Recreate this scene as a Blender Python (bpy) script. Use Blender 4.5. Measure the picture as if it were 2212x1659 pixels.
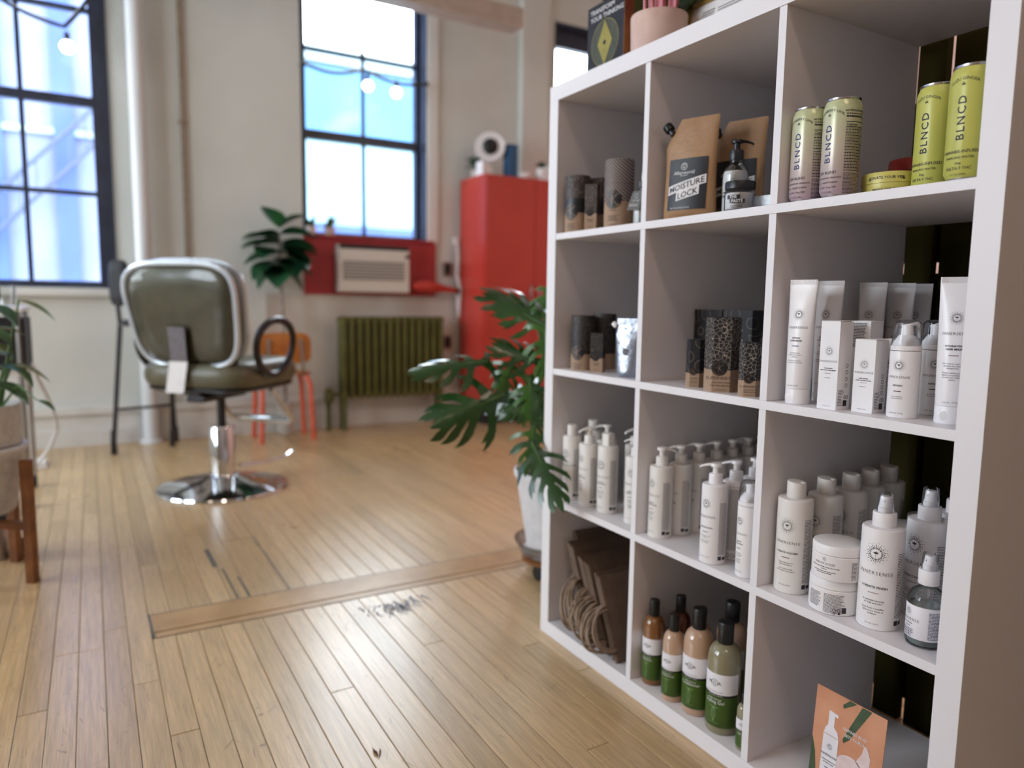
import bpy, bmesh, math, random
from mathutils import Vector, Matrix
R_ = random.Random(7)
PI = math.pi
for o in list(bpy.data.objects): bpy.data.objects.remove(o)
SC = bpy.context.scene
COL = SC.collection

# ------------------------------------------------------------------ camera
cam_d = bpy.data.cameras.new('camera'); cam = bpy.data.objects.new('camera', cam_d); COL.objects.link(cam)
yaw, pitch, roll = -1.04350972, -0.112168056, 0.0138254
f = Vector((math.sin(yaw)*math.cos(pitch), math.cos(yaw)*math.cos(pitch), math.sin(pitch)))
r = Vector((math.cos(yaw), -math.sin(yaw), 0)); u = r.cross(f)
r2 = math.cos(roll)*r + math.sin(roll)*u; u2 = -math.sin(roll)*r + math.cos(roll)*u
cam.matrix_world = Matrix(((r2.x, u2.x, -f.x, 1.6334), (r2.y, u2.y, -f.y, -1.0537), (r2.z, u2.z, -f.z, 0.9117), (0, 0, 0, 1)))
cam_d.sensor_width = 36; cam_d.lens = 25.42; cam_d.clip_start = .05
cam_d.dof.use_dof = True; cam_d.dof.focus_distance = 1.18; cam_d.dof.aperture_fstop = 2.1
SC.camera = cam

# ------------------------------------------------------------------ world (even overcast sky)
SKY = 13.0
w = bpy.data.worlds.new('sky'); SC.world = w; w.use_nodes = True
bg = w.node_tree.nodes['Background']; bg.inputs[0].default_value = (.88, .94, 1.0, 1); bg.inputs[1].default_value = SKY
vs = SC.view_settings
vs.view_transform = 'Standard'; vs.look = 'None'; vs.gamma = 1; vs.use_curve_mapping = False; vs.exposure = 0.2

def area(name, loc, rot, sx, sy, power=0, color=(1, 1, 1), portal=False):
    l = bpy.data.lights.new(name, 'AREA'); l.shape = 'RECTANGLE'; l.size = sx; l.size_y = sy
    l.energy = power; l.color = color
    o = bpy.data.objects.new(name, l); COL.objects.link(o); o.location = loc; o.rotation_euler = rot
    if portal: l.cycles.is_portal = True
    return o
# room extents
WX, EX, SY, NY, CZ = -3.5, 3.7, -4.6, 3.6, 3.5
# window openings: (name, wall, a0, a1, z0, z1)
WINS = [('window_1', 'w', -2.20, -0.90, .96, 3.02), ('window_2', 'w', .245, 1.168, 1.345, 3.12),
        ('window_3', 'w', 2.29, 3.22, .96, 3.17), ('window_4', 'w', -4.3, -3.1, .96, 3.02),
        ('window_5', 's', -3.1, -1.7, .8, 3.05), ('window_6', 's', -1.2, .2, .8, 3.05)]
for n, wl, a0, a1, z0, z1 in WINS:
    if wl == 'w': area('daylight_portal', (WX-.27, (a0+a1)/2, (z0+z1)/2), (0, -PI/2, 0), z1-z0, a1-a0, portal=True)
    else: area('daylight_portal', ((a0+a1)/2, SY-.27, (z0+z1)/2), (PI/2, 0, 0), a1-a0, z1-z0, portal=True)

# unseen warm fill lamps added below the ceiling, behind the camera and the screen
for nm, lc, pw in (('warm_fill_light', (2.6, -1.2, CZ-.07), 13), ('warm_fill_light', (2.6, -3.2, CZ-.07), 8), ('warm_fill_light', (1.6, 2.2, CZ-.07), 40)):
    area(nm, lc, (0, 0, 0), 1.2, .3, pw, (1.0, .76, .62))

# ------------------------------------------------------------------ materials
def lin(c):
    c /= 255
    return c/12.92 if c <= .04045 else ((c+.055)/1.055)**2.4
def rgb(h): return (lin(int(h[0:2], 16)), lin(int(h[2:4], 16)), lin(int(h[4:6], 16)), 1)
MT = {}
def mat(name, h, rough=.5, metal=0, noise=None, bump=None, coat=0, spec=.5, sheen=0, sss=0):
    m = bpy.data.materials.new(name); m.use_nodes = True; nt = m.node_tree; b = nt.nodes['Principled BSDF']
    b.inputs['Base Color'].default_value = rgb(h) if isinstance(h, str) else h
    b.inputs['Roughness'].default_value = rough; b.inputs['Metallic'].default_value = metal
    b.inputs['Coat Weight'].default_value = coat; b.inputs['Specular IOR Level'].default_value = spec
    b.inputs['Coat Roughness'].default_value = .1
    if sheen: b.inputs['Sheen Weight'].default_value = sheen
    if noise or bump:
        tc = nt.nodes.new('ShaderNodeTexCoord')
    if noise:
        sc, h2, lo, hi = noise
        n = nt.nodes.new('ShaderNodeTexNoise'); n.inputs['Scale'].default_value = sc; n.inputs['Detail'].default_value = 5
        nt.links.new(tc.outputs['Object'], n.inputs['Vector'])
        rp = nt.nodes.new('ShaderNodeMapRange'); rp.inputs[1].default_value = lo; rp.inputs[2].default_value = hi
        nt.links.new(n.outputs[0], rp.inputs[0])
        mx = nt.nodes.new('ShaderNodeMix'); mx.data_type = 'RGBA'
        mx.inputs[6].default_value = rgb(h); mx.inputs[7].default_value = rgb(h2)
        nt.links.new(rp.outputs[0], mx.inputs[0]); nt.links.new(mx.outputs[2], b.inputs['Base Color'])
    if bump:
        sc, st = bump
        n = nt.nodes.new('ShaderNodeTexNoise'); n.inputs['Scale'].default_value = sc; n.inputs['Detail'].default_value = 4
        nt.links.new(tc.outputs['Object'], n.inputs['Vector'])
        bp = nt.nodes.new('ShaderNodeBump'); bp.inputs['Strength'].default_value = st; bp.inputs['Distance'].default_value = .01
        nt.links.new(n.outputs[0], bp.inputs['Height']); nt.links.new(bp.outputs[0], b.inputs['Normal'])
    MT[name] = m
    return m
def clear(name, tint=(1, 1, 1, 1), refl=1.0, rough=.02):
    m = bpy.data.materials.new(name); m.use_nodes = True; nt = m.node_tree; nt.nodes.clear()
    out = nt.nodes.new('ShaderNodeOutputMaterial'); t = nt.nodes.new('ShaderNodeBsdfTransparent'); g = nt.nodes.new('ShaderNodeBsdfGlossy')
    t.inputs[0].default_value = tint; g.inputs['Roughness'].default_value = rough
    fr = nt.nodes.new('ShaderNodeFresnel'); fr.inputs[0].default_value = 1.45
    mu = nt.nodes.new('ShaderNodeMath'); mu.operation = 'MULTIPLY'; mu.inputs[1].default_value = refl
    mx = nt.nodes.new('ShaderNodeMixShader')
    nt.links.new(fr.outputs[0], mu.inputs[0]); nt.links.new(mu.outputs[0], mx.inputs[0])
    nt.links.new(t.outputs[0], mx.inputs[1]); nt.links.new(g.outputs[0], mx.inputs[2]); nt.links.new(mx.outputs[0], out.inputs[0])
    MT[name] = m
    return m
def twotone(name, c1, c2, kind, scale, lo, hi, rough=.6, dist=0, rot=(0, 0, 0), sc3=(1, 1, 1)):
    """flat printed two-colour pattern"""
    m = mat(name, c1, rough); nt = m.node_tree; b = nt.nodes['Principled BSDF']
    tc = nt.nodes.new('ShaderNodeTexCoord'); mp = nt.nodes.new('ShaderNodeMapping')
    mp.inputs['Rotation'].default_value = rot; mp.inputs['Scale'].default_value = sc3
    nt.links.new(tc.outputs['Object'], mp.inputs[0])
    if kind == 'web':
        t = nt.nodes.new('ShaderNodeTexVoronoi'); t.feature = 'DISTANCE_TO_EDGE'; t.inputs['Scale'].default_value = scale; o = t.outputs[0]
    elif kind == 'rings':
        t = nt.nodes.new('ShaderNodeTexVoronoi'); t.feature = 'F1'; t.inputs['Scale'].default_value = scale
        mm = nt.nodes.new('ShaderNodeMath'); mm.operation = 'PINGPONG'; mm.inputs[1].default_value = .16
        nt.links.new(t.outputs[0], mm.inputs[0]); o = mm.outputs[0]
    elif kind == 'wave':
        t = nt.nodes.new('ShaderNodeTexWave'); t.inputs['Scale'].default_value = scale; t.inputs['Distortion'].default_value = dist
        t.inputs['Detail'].default_value = 0; t.inputs['Detail Scale'].default_value = .6; o = t.outputs[1]
    else:
        t = nt.nodes.new('ShaderNodeTexChecker'); t.inputs['Scale'].default_value = scale; o = t.outputs[1]
    nt.links.new(mp.outputs[0], t.inputs['Vector'])
    rp = nt.nodes.new('ShaderNodeMapRange'); rp.inputs[1].default_value = lo; rp.inputs[2].default_value = hi
    nt.links.new(o, rp.inputs[0])
    mx = nt.nodes.new('ShaderNodeMix'); mx.data_type = 'RGBA'; mx.inputs[6].default_value = rgb(c1); mx.inputs[7].default_value = rgb(c2)
    nt.links.new(rp.outputs[0], mx.inputs[0]); nt.links.new(mx.outputs[2], b.inputs['Base Color'])
    return m

mat('laminate', 'E6E2E4', .42, bump=(900, .012))
mat('plaster', 'D3D5D0', .85, noise=(1.3, 'C8CAC5', .4, .7), bump=(60, .08))
mat('old_plaster', 'BFB4AA', .9, noise=(2.2, 'CCC8C0', .42, .62), bump=(40, .12))
mat('pink_wall', 'E9C3B4', .8, bump=(60, .05))
mat('ceiling_paint', 'DAD8D2', .9, bump=(30, .05))
mat('base_white', 'D5D4D0', .6, noise=(5, 'C6C4C0', .45, .7))
mat('navy_frame', '2A3142', .35, noise=(12, '343C4E', .4, .7))
mat('sill_white', 'DCDEDC', .5, bump=(80, .03))
mat('pipe_white', 'D9DCE0', .35, bump=(50, .02))
mat('conduit_brown', '9C8C78', .5, noise=(30, '8B7B68', .4, .6))
mat('red_paint', 'C03A30', .34, noise=(3, 'B8352B', .4, .6), coat=.4)
mat('red_board', 'A93036', .5, noise=(6, '9A2A30', .35, .65))
mat('red_plastic', 'BC3A30', .35, noise=(6, 'B03228', .35, .65))
mat('radiator_green', '5C5A26', .5, noise=(10, '504E20', .4, .6))
mat('ac_white', 'D6D2CC', .45, bump=(60, .02))
mat('ac_grille', '8E8A86', .5, bump=(60, .02))
mat('black_plastic', '141417', .35, bump=(200, .02))
mat('black_matte', '1B1B20', .6, bump=(200, .02))
mat('dark_metal', '3A393C', .35, .8, bump=(150, .02))
mat('chrome', 'D5D8DC', .08, 1, bump=(20, .004))
mat('steel', 'A9A7A4', .3, 1, bump=(50, .02))
mat('olive_vinyl', '625E4A', .4, noise=(8, '55513E', .4, .6), bump=(22, .18))
mat('silver_piping', 'C9D0D8', .2, .3, bump=(60, .1))
mat('orange_ply', 'B8702A', .4, noise=(14, 'A5601F', .4, .6))
mat('coral_metal', 'D9664A', .4, noise=(20, 'D05C40', .4, .6))
mat('wood_stand', '8A5426', .45, noise=(18, '74441C', .4, .6))
mat('pot_grey', 'CBC8C2', .7, noise=(40, 'BDB9B2', .45, .6))
mat('pot_white', 'DAD9DC', .5, noise=(25, 'D0CFD2', .4, .6))
mat('pot_pink', 'D2B4A8', .6, noise=(25, 'CAAA9E', .4, .6))
mat('soil', '4A3A2C', .95, noise=(60, '2E241B', .4, .6), bump=(80, .6))
mat('leaf_dark', '24491A', .22, noise=(9, '1B3B14', .35, .65), spec=.6)
mat('leaf_mid', '36601C', .3, noise=(9, '2C5016', .35, .65), spec=.6)
mat('leaf_fig', '1E4A38', .35, noise=(6, '2A5A30', .4, .65))
mat('stem_green', '4E7030', .5, noise=(20, '43632A', .4, .6))
mat('stem_pink', 'C9697A', .45, noise=(30, 'D98A90', .4, .6))
mat('trunk', 'A59A92', .8, noise=(30, '8F847C', .4, .6))
mat('cream_plastic', 'E4DFDA', .38, bump=(120, .01))
mat('white_plastic', 'EEEAEA', .3, bump=(120, .01))
mat('tube_white', 'EFEBEC', .3, bump=(120, .01))
mat('carton_white', 'EFEDEF', .6, bump=(300, .02))
mat('print_dark', '2A2630', .6, noise=(50, '302C36', .4, .6))
mat('print_grey', '6A6468', .6, noise=(50, '625C60', .4, .6))
mat('print_plum', '5E3448', .6, noise=(50, '663A4E', .4, .6))
mat('print_mauve', 'A98B93', .6, noise=(50, 'A1838B', .4, .6))
mat('print_navy', '232C5C', .5, noise=(50, '2A3366', .4, .6))
mat('print_white', 'E2DEDE', .6, noise=(50, 'DAD6D6', .4, .6))
mat('print_tan', 'C0A182', .6, noise=(50, 'B8997A', .4, .6))
mat('print_green', '86A468', .6, noise=(50, '7E9C60', .4, .6))
mat('kraft', 'A68A72', .75, noise=(30, '9C8068', .35, .65), bump=(40, .1))
mat('kraft_pouch', 'A47E58', .5, noise=(12, '98724E', .35, .65), bump=(26, .35))
mat('kraft_bag', '6C5848', .85, noise=(20, '604C3E', .35, .65), bump=(30, .15))
mat('paper_cord', 'A08C7A', .85, noise=(60, '8C7662', .35, .65), bump=(120, .3))
mat('label_black', '17171C', .45, noise=(20, '1C1C22', .4, .6))
mat('label_white', 'E9E5E8', .5, noise=(20, 'E3DFE2', .4, .6))
mat('label_green', '3E5A1C', .45, noise=(20, '385316', .4, .6))
mat('amber_liquid', '86582E', .12, noise=(14, '784C24', .4, .6), coat=.6)
mat('cream_liquid', 'BE9E84', .14, noise=(14, 'B8967C', .4, .6), coat=.6)
mat('gel_liquid', '8E876A', .1, noise=(14, '847C60', .4, .6), coat=.6)
mat('brown_liquid', '5A2C1C', .12, noise=(14, '4E2416', .4, .6), coat=.6)
mat('lotion', 'D6D3CF', .25, noise=(14, 'CECBC7', .4, .6), coat=.4)
mat('grey_liquid', '7E8583', .1, noise=(14, '868D8B', .4, .6), coat=.5)
mat('can_yellow', 'C2C160', .34, .04, noise=(20, 'BCBB5A', .4, .6))
mat('tin_yellow', 'CDC26C', .38, .05, noise=(20, 'C7BC66', .4, .6))
mat('tin_red', 'A02C28', .4, noise=(20, '982622', .4, .6))
mat('aluminium', 'B9B7B6', .25, 1, bump=(80, .01))
mat('foil_silver', 'B4B8C0', .34, .85, noise=(16, '8C94A6', .35, .65), bump=(18, .6))
mat('black_card', '17161B', .5, noise=(30, '1D1C22', .4, .6))
mat('navy_card', '10111B', .7, noise=(30, '171825', .4, .6))
mat('gold_ink', '8C8040', .3, .5, noise=(6, 'B0A254', .35, .65))
mat('olive_ink', '3E4030', .4, .2, noise=(6, '484A38', .35, .65))
mat('gold_frame', 'A8854A', .35, .4, noise=(30, '9C7A40', .4, .6))
mat('screen_olive', '332E15', .95, noise=(4, '2A260F', .35, .65), bump=(40, .08), spec=.05)
mat('screen_black', '0B0B0A', .7, noise=(4, '0E0E0C', .35, .65))
mat('peach_card', 'C98A68', .45, noise=(14, 'D69A78', .35, .65))
mat('aloe', '3C5230', .4, noise=(40, '2C4024', .35, .65))
mat('foam_print', 'D9C3C0', .45, noise=(30, 'E6D3D0', .4, .6))
mat('facade_lav', '5E6684', .85, noise=(1.2, '566080', .4, .6))
mat('facade_blue', '324676', .85, noise=(1.2, '2E4070', .4, .6))
mat('facade_cyan', '708C98', .85, noise=(1.2, '688694', .4, .6))
mat('facade_sky', '365C84', .85, noise=(.8, '3C6288', .4, .6))
mat('facade_pale', '78868C', .85, noise=(1.2, '708086', .4, .6))
mat('iron', '2E3850', .6, bump=(40, .05))
mat('street', '8E9296', .9, noise=(.6, '84888C', .4, .6))
mat('bulb', 'F2F0EA', .2, bump=(40, .01))
MT['bulb'].node_tree.nodes['Principled BSDF'].inputs['Emission Color'].default_value = (1, .93, .82, 1); MT['bulb'].node_tree.nodes['Principled BSDF'].inputs['Emission Strength'].default_value = 5
mat('fixture_beige', 'B4A498', .5, noise=(12, 'AC9C90', .4, .6))
mat('blue_card', '2C5C86', .5, noise=(20, '28567E', .4, .6))
mat('paper', 'DEDADA', .7, noise=(20, 'D6D2D2', .4, .6))
mat('rubber', '222226', .7, bump=(80, .05))
clear('window_glass', (.97, .99, 1, 1), .15, .08)
clear('clear_plastic', (.985, .99, 1, 1), .85, .05)
clear('clear_glass', (.95, .965, .97, 1), .9, .02)
twotone('web_print', '141419', 'B8A898', 'web', 130, .032, .016)
twotone('circle_print', '141318', '8E8070', 'rings', 24, .011, .004)
twotone('stripe_print', '2A2626', '94857E', 'wave', 58, .42, .55, dist=2.4, rot=(0, PI/4, 0))
twotone('diamond_print', '39302E', '74665F', 'rings', 70, .05, .02)
twotone('dark_print', '1E1A1A', '4C443C', 'rings', 48, .05, .02)
twotone('tag_print', '2F3436', '8A8C8C', 'wave', 80, .45, .55, dist=3, rot=(0, PI/4, 0))
def gradient_can():
    m = mat('can_ombre', 'A8A886', .28, .15); nt = m.node_tree; b = nt.nodes['Principled BSDF']
    tc = nt.nodes.new('ShaderNodeTexCoord'); sx = nt.nodes.new('ShaderNodeSeparateXYZ'); cr = nt.nodes.new('ShaderNodeValToRGB')
    mr = nt.nodes.new('ShaderNodeMapRange'); mr.inputs[1].default_value = 0; mr.inputs[2].default_value = .158
    nt.links.new(tc.outputs['Object'], sx.inputs[0]); nt.links.new(sx.outputs[2], mr.inputs[0]); nt.links.new(mr.outputs[0], cr.inputs[0])
    e = cr.color_ramp.elements; e[0].position = .0; e[0].color = rgb('B29AA6'); e[1].position = .95; e[1].color = rgb('C2C79A')
    k = e.new(.45); k.color = rgb('C4B8A8')
    nt.links.new(cr.outputs[0], b.inputs['Base Color'])
gradient_can()
def wood_floor():
    m = bpy.data.materials.new('maple_floor'); m.use_nodes = True; nt = m.node_tree; b = nt.nodes['Principled BSDF']; N = nt.nodes.new; L = nt.links.new
    g = N('ShaderNodeNewGeometry'); at = N('ShaderNodeAttribute'); at.attribute_name = 'tone'
    sep = N('ShaderNodeSeparateXYZ'); L(g.outputs['Position'], sep.inputs[0])
    off = N('ShaderNodeMath'); off.operation = 'MULTIPLY'; off.inputs[1].default_value = 37.0; L(at.outputs['Fac'], off.inputs[0])
    cmb = N('ShaderNodeCombineXYZ')
    mx_ = N('ShaderNodeMath'); mx_.operation = 'MULTIPLY'; mx_.inputs[1].default_value = 3.0; L(sep.outputs[0], mx_.inputs[0])
    my_ = N('ShaderNodeMath'); my_.operation = 'MULTIPLY'; my_.inputs[1].default_value = 70.0; L(sep.outputs[1], my_.inputs[0])
    L(mx_.outputs[0], cmb.inputs[0]); L(my_.outputs[0], cmb.inputs[1]); L(off.outputs[0], cmb.inputs[2])
    n = N('ShaderNodeTexNoise'); n.inputs['Scale'].default_value = 1.6; n.inputs['Detail'].default_value = 6; n.inputs['Roughness'].default_value = .65; L(cmb.outputs[0], n.inputs['Vector'])
    ramp = N('ShaderNodeValToRGB'); L(at.outputs['Fac'], ramp.inputs[0])
    e = ramp.color_ramp.elements; e[0].position = 0; e[0].color = rgb('A2865E'); e[1].position = 1; e[1].color = rgb('E2C092')
    for p_, c_ in ((.2, 'B8986A'), (.5, 'CCAA7A'), (.8, 'D6B484')): k = e.new(p_); k.color = rgb(c_)
    mxg = N('ShaderNodeMix'); mxg.data_type = 'RGBA'; mxg.blend_type = 'MULTIPLY'; mxg.inputs[0].default_value = 1
    gr = N('ShaderNodeMapRange'); gr.inputs[1].default_value = .3; gr.inputs[2].default_value = .7; gr.inputs[3].default_value = .74; gr.inputs[4].default_value = 1.10
    L(n.outputs[0], gr.inputs[0]); L(ramp.outputs[0], mxg.inputs[6]); L(gr.outputs[0], mxg.inputs[7])
    cmb2 = N('ShaderNodeCombineXYZ'); mx2 = N('ShaderNodeMath'); mx2.operation = 'MULTIPLY'; mx2.inputs[1].default_value = 14.0; L(sep.outputs[0], mx2.inputs[0])
    my2 = N('ShaderNodeMath'); my2.operation = 'MULTIPLY'; my2.inputs[1].default_value = 620.0; L(sep.outputs[1], my2.inputs[0])
    L(mx2.outputs[0], cmb2.inputs[0]); L(my2.outputs[0], cmb2.inputs[1]); L(off.outputs[0], cmb2.inputs[2])
    ng = N('ShaderNodeTexNoise'); ng.inputs['Scale'].default_value = 1.0; ng.inputs['Detail'].default_value = 3; L(cmb2.outputs[0], ng.inputs['Vector'])
    rg_ = N('ShaderNodeMapRange'); rg_.inputs[1].default_value = .42; rg_.inputs[2].default_value = .70; rg_.inputs[3].default_value = 1.05; rg_.inputs[4].default_value = .78; L(ng.outputs[0], rg_.inputs[0])
    mgr = N('ShaderNodeMix'); mgr.data_type = 'RGBA'; mgr.blend_type = 'MULTIPLY'; mgr.inputs[0].default_value = 1; L(mxg.outputs[2], mgr.inputs[6]); L(rg_.outputs[0], mgr.inputs[7]); mxg = mgr
    # worn grey patches and fine dark scratches
    n2 = N('ShaderNodeTexNoise'); n2.inputs['Scale'].default_value = 1.1; n2.inputs['Detail'].default_value = 4; L(g.outputs['Position'], n2.inputs['Vector'])
    r2_ = N('ShaderNodeMapRange'); r2_.inputs[1].default_value = .48; r2_.inputs[2].default_value = .75; r2_.inputs[4].default_value = .28; L(n2.outputs[0], r2_.inputs[0])
    mg = N('ShaderNodeMix'); mg.data_type = 'RGBA'; L(r2_.outputs[0], mg.inputs[0]); L(mxg.outputs[2], mg.inputs[6]); mg.inputs[7].default_value = rgb('A39682')
    n3 = N('ShaderNodeTexNoise'); n3.inputs['Scale'].default_value = 38; n3.inputs['Detail'].default_value = 3; n3.inputs['Distortion'].default_value = 1.5; L(g.outputs['Position'], n3.inputs['Vector'])
    r3 = N('ShaderNodeMapRange'); r3.inputs[1].default_value = .70; r3.inputs[2].default_value = .76; r3.inputs[4].default_value = .55; L(n3.outputs[0], r3.inputs[0])
    md = N('ShaderNodeMix'); md.data_type = 'RGBA'; L(r3.outputs[0], md.inputs[0]); L(mg.outputs[2], md.inputs[6]); md.inputs[7].default_value = rgb('5A4634')
    L(md.outputs[2], b.inputs['Base Color'])
    rr = N('ShaderNodeMapRange'); rr.inputs[1].default_value = .3; rr.inputs[2].default_value = .75; rr.inputs[3].default_value = .26; rr.inputs[4].default_value = .40; L(n2.outputs[0], rr.inputs[0])
    L(rr.outputs[0], b.inputs['Roughness']); b.inputs['Specular IOR Level'].default_value = .8; b.inputs['Coat Weight'].default_value = .35; b.inputs['Coat Roughness'].default_value = .22
    bp = N('ShaderNodeBump'); bp.inputs['Strength'].default_value = .12; bp.inputs['Distance'].default_value = .004; L(n.outputs[0], bp.inputs['Height']); L(bp.outputs[0], b.inputs['Normal'])
    MT['maple_floor'] = m
wood_floor()
mat('floor_gap', '33271D', .9, noise=(20, '2A2018', .4, .6))
mat('floor_strip', 'BC986C', .34, noise=(9, 'AA865A', .35, .65))
mat('floor_stain', '56524A', .5, noise=(60, '6A655C', .35, .65))
mat('ink_stain', '4A5068', .5, noise=(60, '6A7088', .35, .65))

# ------------------------------------------------------------------ geometry helpers
class G:
    def __init__(s): s.v = []; s.f = []; s.m = []
    def add(s, v, f, mi=0):
        k = len(s.v); s.v += [tuple(p) for p in v]; s.f += [tuple(i+k for i in q) for q in f]; s.m += [mi]*len(f); return s
    def box(s, x0, x1, y0, y1, z0, z1, mi=0):
        return s.add([(x, y, z) for z in (z0, z1) for x, y in ((x0, y0), (x1, y0), (x1, y1), (x0, y1))],
                     [(3, 2, 1, 0), (4, 5, 6, 7), (0, 1, 5, 4), (1, 2, 6, 5), (2, 3, 7, 6), (3, 0, 4, 7)], mi)
    def lathe(s, prof, n=24, c=(0, 0, 0), mi=0, a0=0, a1=None):
        full = a1 is None; v = []; fs = []; k = n if full else n+1
        for rr, z in prof:
            for i in range(k):
                a = 2*PI*i/n if full else a0+(a1-a0)*i/n
                v.append((c[0]+rr*math.sin(a), c[1]-rr*math.cos(a), c[2]+z))
        for j in range(len(prof)-1):
            for i in range(n):
                i2 = (i+1) % k
                fs.append((j*k+i, j*k+i2, (j+1)*k+i2, (j+1)*k+i))
        if full:
            if prof[0][0] > 0: fs.append(tuple(reversed(range(k))))
            if prof[-1][0] > 0: fs.append(tuple((len(prof)-1)*k+i for i in range(k)))
        return s.add(v, fs, mi)
    def tube(s, pts, rad, n=8, mi=0, closed=False, flat=1.0):
        pts = [Vector(p) for p in pts]; m = len(pts); v = []; fs = []
        rads = rad if isinstance(rad, (list, tuple)) else [rad]*m
        up = Vector((0, 0, 1)); prev = None
        for i, p in enumerate(pts):
            if closed: t = (pts[(i+1) % m]-pts[i-1]).normalized()
            else: t = (pts[min(i+1, m-1)]-pts[max(i-1, 0)]).normalized()
            a = prev if prev is not None else (up if abs(t.dot(up)) < .9 else Vector((1, 0, 0)))
            a = (a-t*a.dot(t)).normalized(); b = t.cross(a); prev = a
            for k in range(n):
                an = 2*PI*k/n; v.append(p+rads[i]*(math.cos(an)*a+math.sin(an)*b*flat))
        for i in range(m if closed else m-1):
            i2 = (i+1) % m
            for k in range(n): fs.append((i*n+k, i*n+(k+1) % n, i2*n+(k+1) % n, i2*n+k))
        if not closed: fs += [tuple(reversed(range(n))), tuple((m-1)*n+k for k in range(n))]
        return s.add(v, fs, mi)
    def prism(s, poly, z0, z1, mi=0):
        n = len(poly)
        return s.add([(x, y, z0) for x, y in poly]+[(x, y, z1) for x, y in poly],
                     [tuple(reversed(range(n))), tuple(range(n, 2*n))]+[(i, (i+1) % n, n+(i+1) % n, n+i) for i in range(n)], mi)
    def loft(s, rings, mi=0, cap=True):
        n = len(rings[0]); v = [p for q in rings for p in q]; fs = []
        for j in range(len(rings)-1):
            for i in range(n): fs.append((j*n+i, j*n+(i+1) % n, (j+1)*n+(i+1) % n, (j+1)*n+i))
        if cap: fs += [tuple(reversed(range(n))), tuple((len(rings)-1)*n+i for i in range(n))]
        return s.add(v, fs, mi)
    def pad(s, w, h, t, e=3.2, n=40, rnd=.03, mi=0):
        """rounded cushion in the XZ plane, thickness along Y"""
        rings = []
        for sc, y in ((.0, -t/2), (.6, -t/2), (1-rnd*2.4/w, -t/2+.004), (1-rnd*.8/w, -t/2+t*.15), (1, -t*.12), (1, t*.12), (1-rnd*.8/w, t/2-t*.15), (1-rnd*2.4/w, t/2-.004), (.6, t/2), (0, t/2)):
            q = []
            for i in range(n):
                a = 2*PI*i/n; c, d = math.cos(a), math.sin(a); k = (abs(c)**e+abs(d)**e)**(-1/e)
                q.append((w/2*c*k*max(sc, .001), y, h/2*d*k*max(sc, .001)))
            rings.append(q)
        return s.loft(rings, mi)
    def xf(s, M):
        s.v = [tuple(M @ Vector(p)) for p in s.v]; return s
    def fn(s, fun):
        s.v = [tuple(fun(*p)) for p in s.v]; return s
def ob(name, g, m, parent=None, loc=(0, 0, 0), rot=0, ang=35, bev=0, me_only=False):
    me = bpy.data.meshes.new(name); me.from_pydata(g.v, [], g.f)
    ms = m if isinstance(m, (list, tuple)) else [m]
    for k in ms: me.materials.append(MT[k])
    if len(ms) > 1: me.polygons.foreach_set('material_index', g.m)
    bm = bmesh.new(); bm.from_mesh(me); bmesh.ops.remove_doubles(bm, verts=bm.verts, dist=1e-6); bmesh.ops.recalc_face_normals(bm, faces=bm.faces)
    if bev: bmesh.ops.bevel(bm, geom=bm.edges[:], offset=bev, segments=2, profile=.7, affect='EDGES', clamp_overlap=True)
    bm.to_mesh(me); bm.free()
    if ang: me.shade_smooth(); me.set_sharp_from_angle(angle=math.radians(ang))
    o = bpy.data.objects.new(name, me); COL.objects.link(o); o.location = loc
    o.rotation_euler = (0, 0, math.radians(rot)) if not isinstance(rot, tuple) else rot
    if parent: o.parent = parent
    return o
def tag(o, label, cat, group=None):
    o['label'] = label; o['category'] = cat
    if group: o['group'] = group
    return o
def thing(name, label, cat, loc=(0, 0, 0), rot=0, group=None):
    o = bpy.data.objects.new(name, None); COL.objects.link(o); o.empty_display_size = .05
    o.location = loc; o.rotation_euler = (0, 0, math.radians(rot)) if not isinstance(rot, tuple) else rot
    return tag(o, label, cat, group)
def struct(name, g, m, parent=None, **k):
    o = ob(name, g, m, parent, **k)
    if not parent: o['kind'] = 'structure'
    return o
def clone(root, loc, rot, label, group=None, pump=None):
    def cp(o, par):
        c = o.copy(); COL.objects.link(c); c.parent = par
        for ch in o.children: cp(ch, c)
        return c
    c = cp(root, None); c.location = loc; c.rotation_euler = (0, 0, math.radians(rot)); c['label'] = label
    if group: c['group'] = group
    if pump is not None:
        for ch in c.children:
            if ch.name.startswith('pump'): ch.rotation_euler.z = math.radians(pump)
    return c

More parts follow.
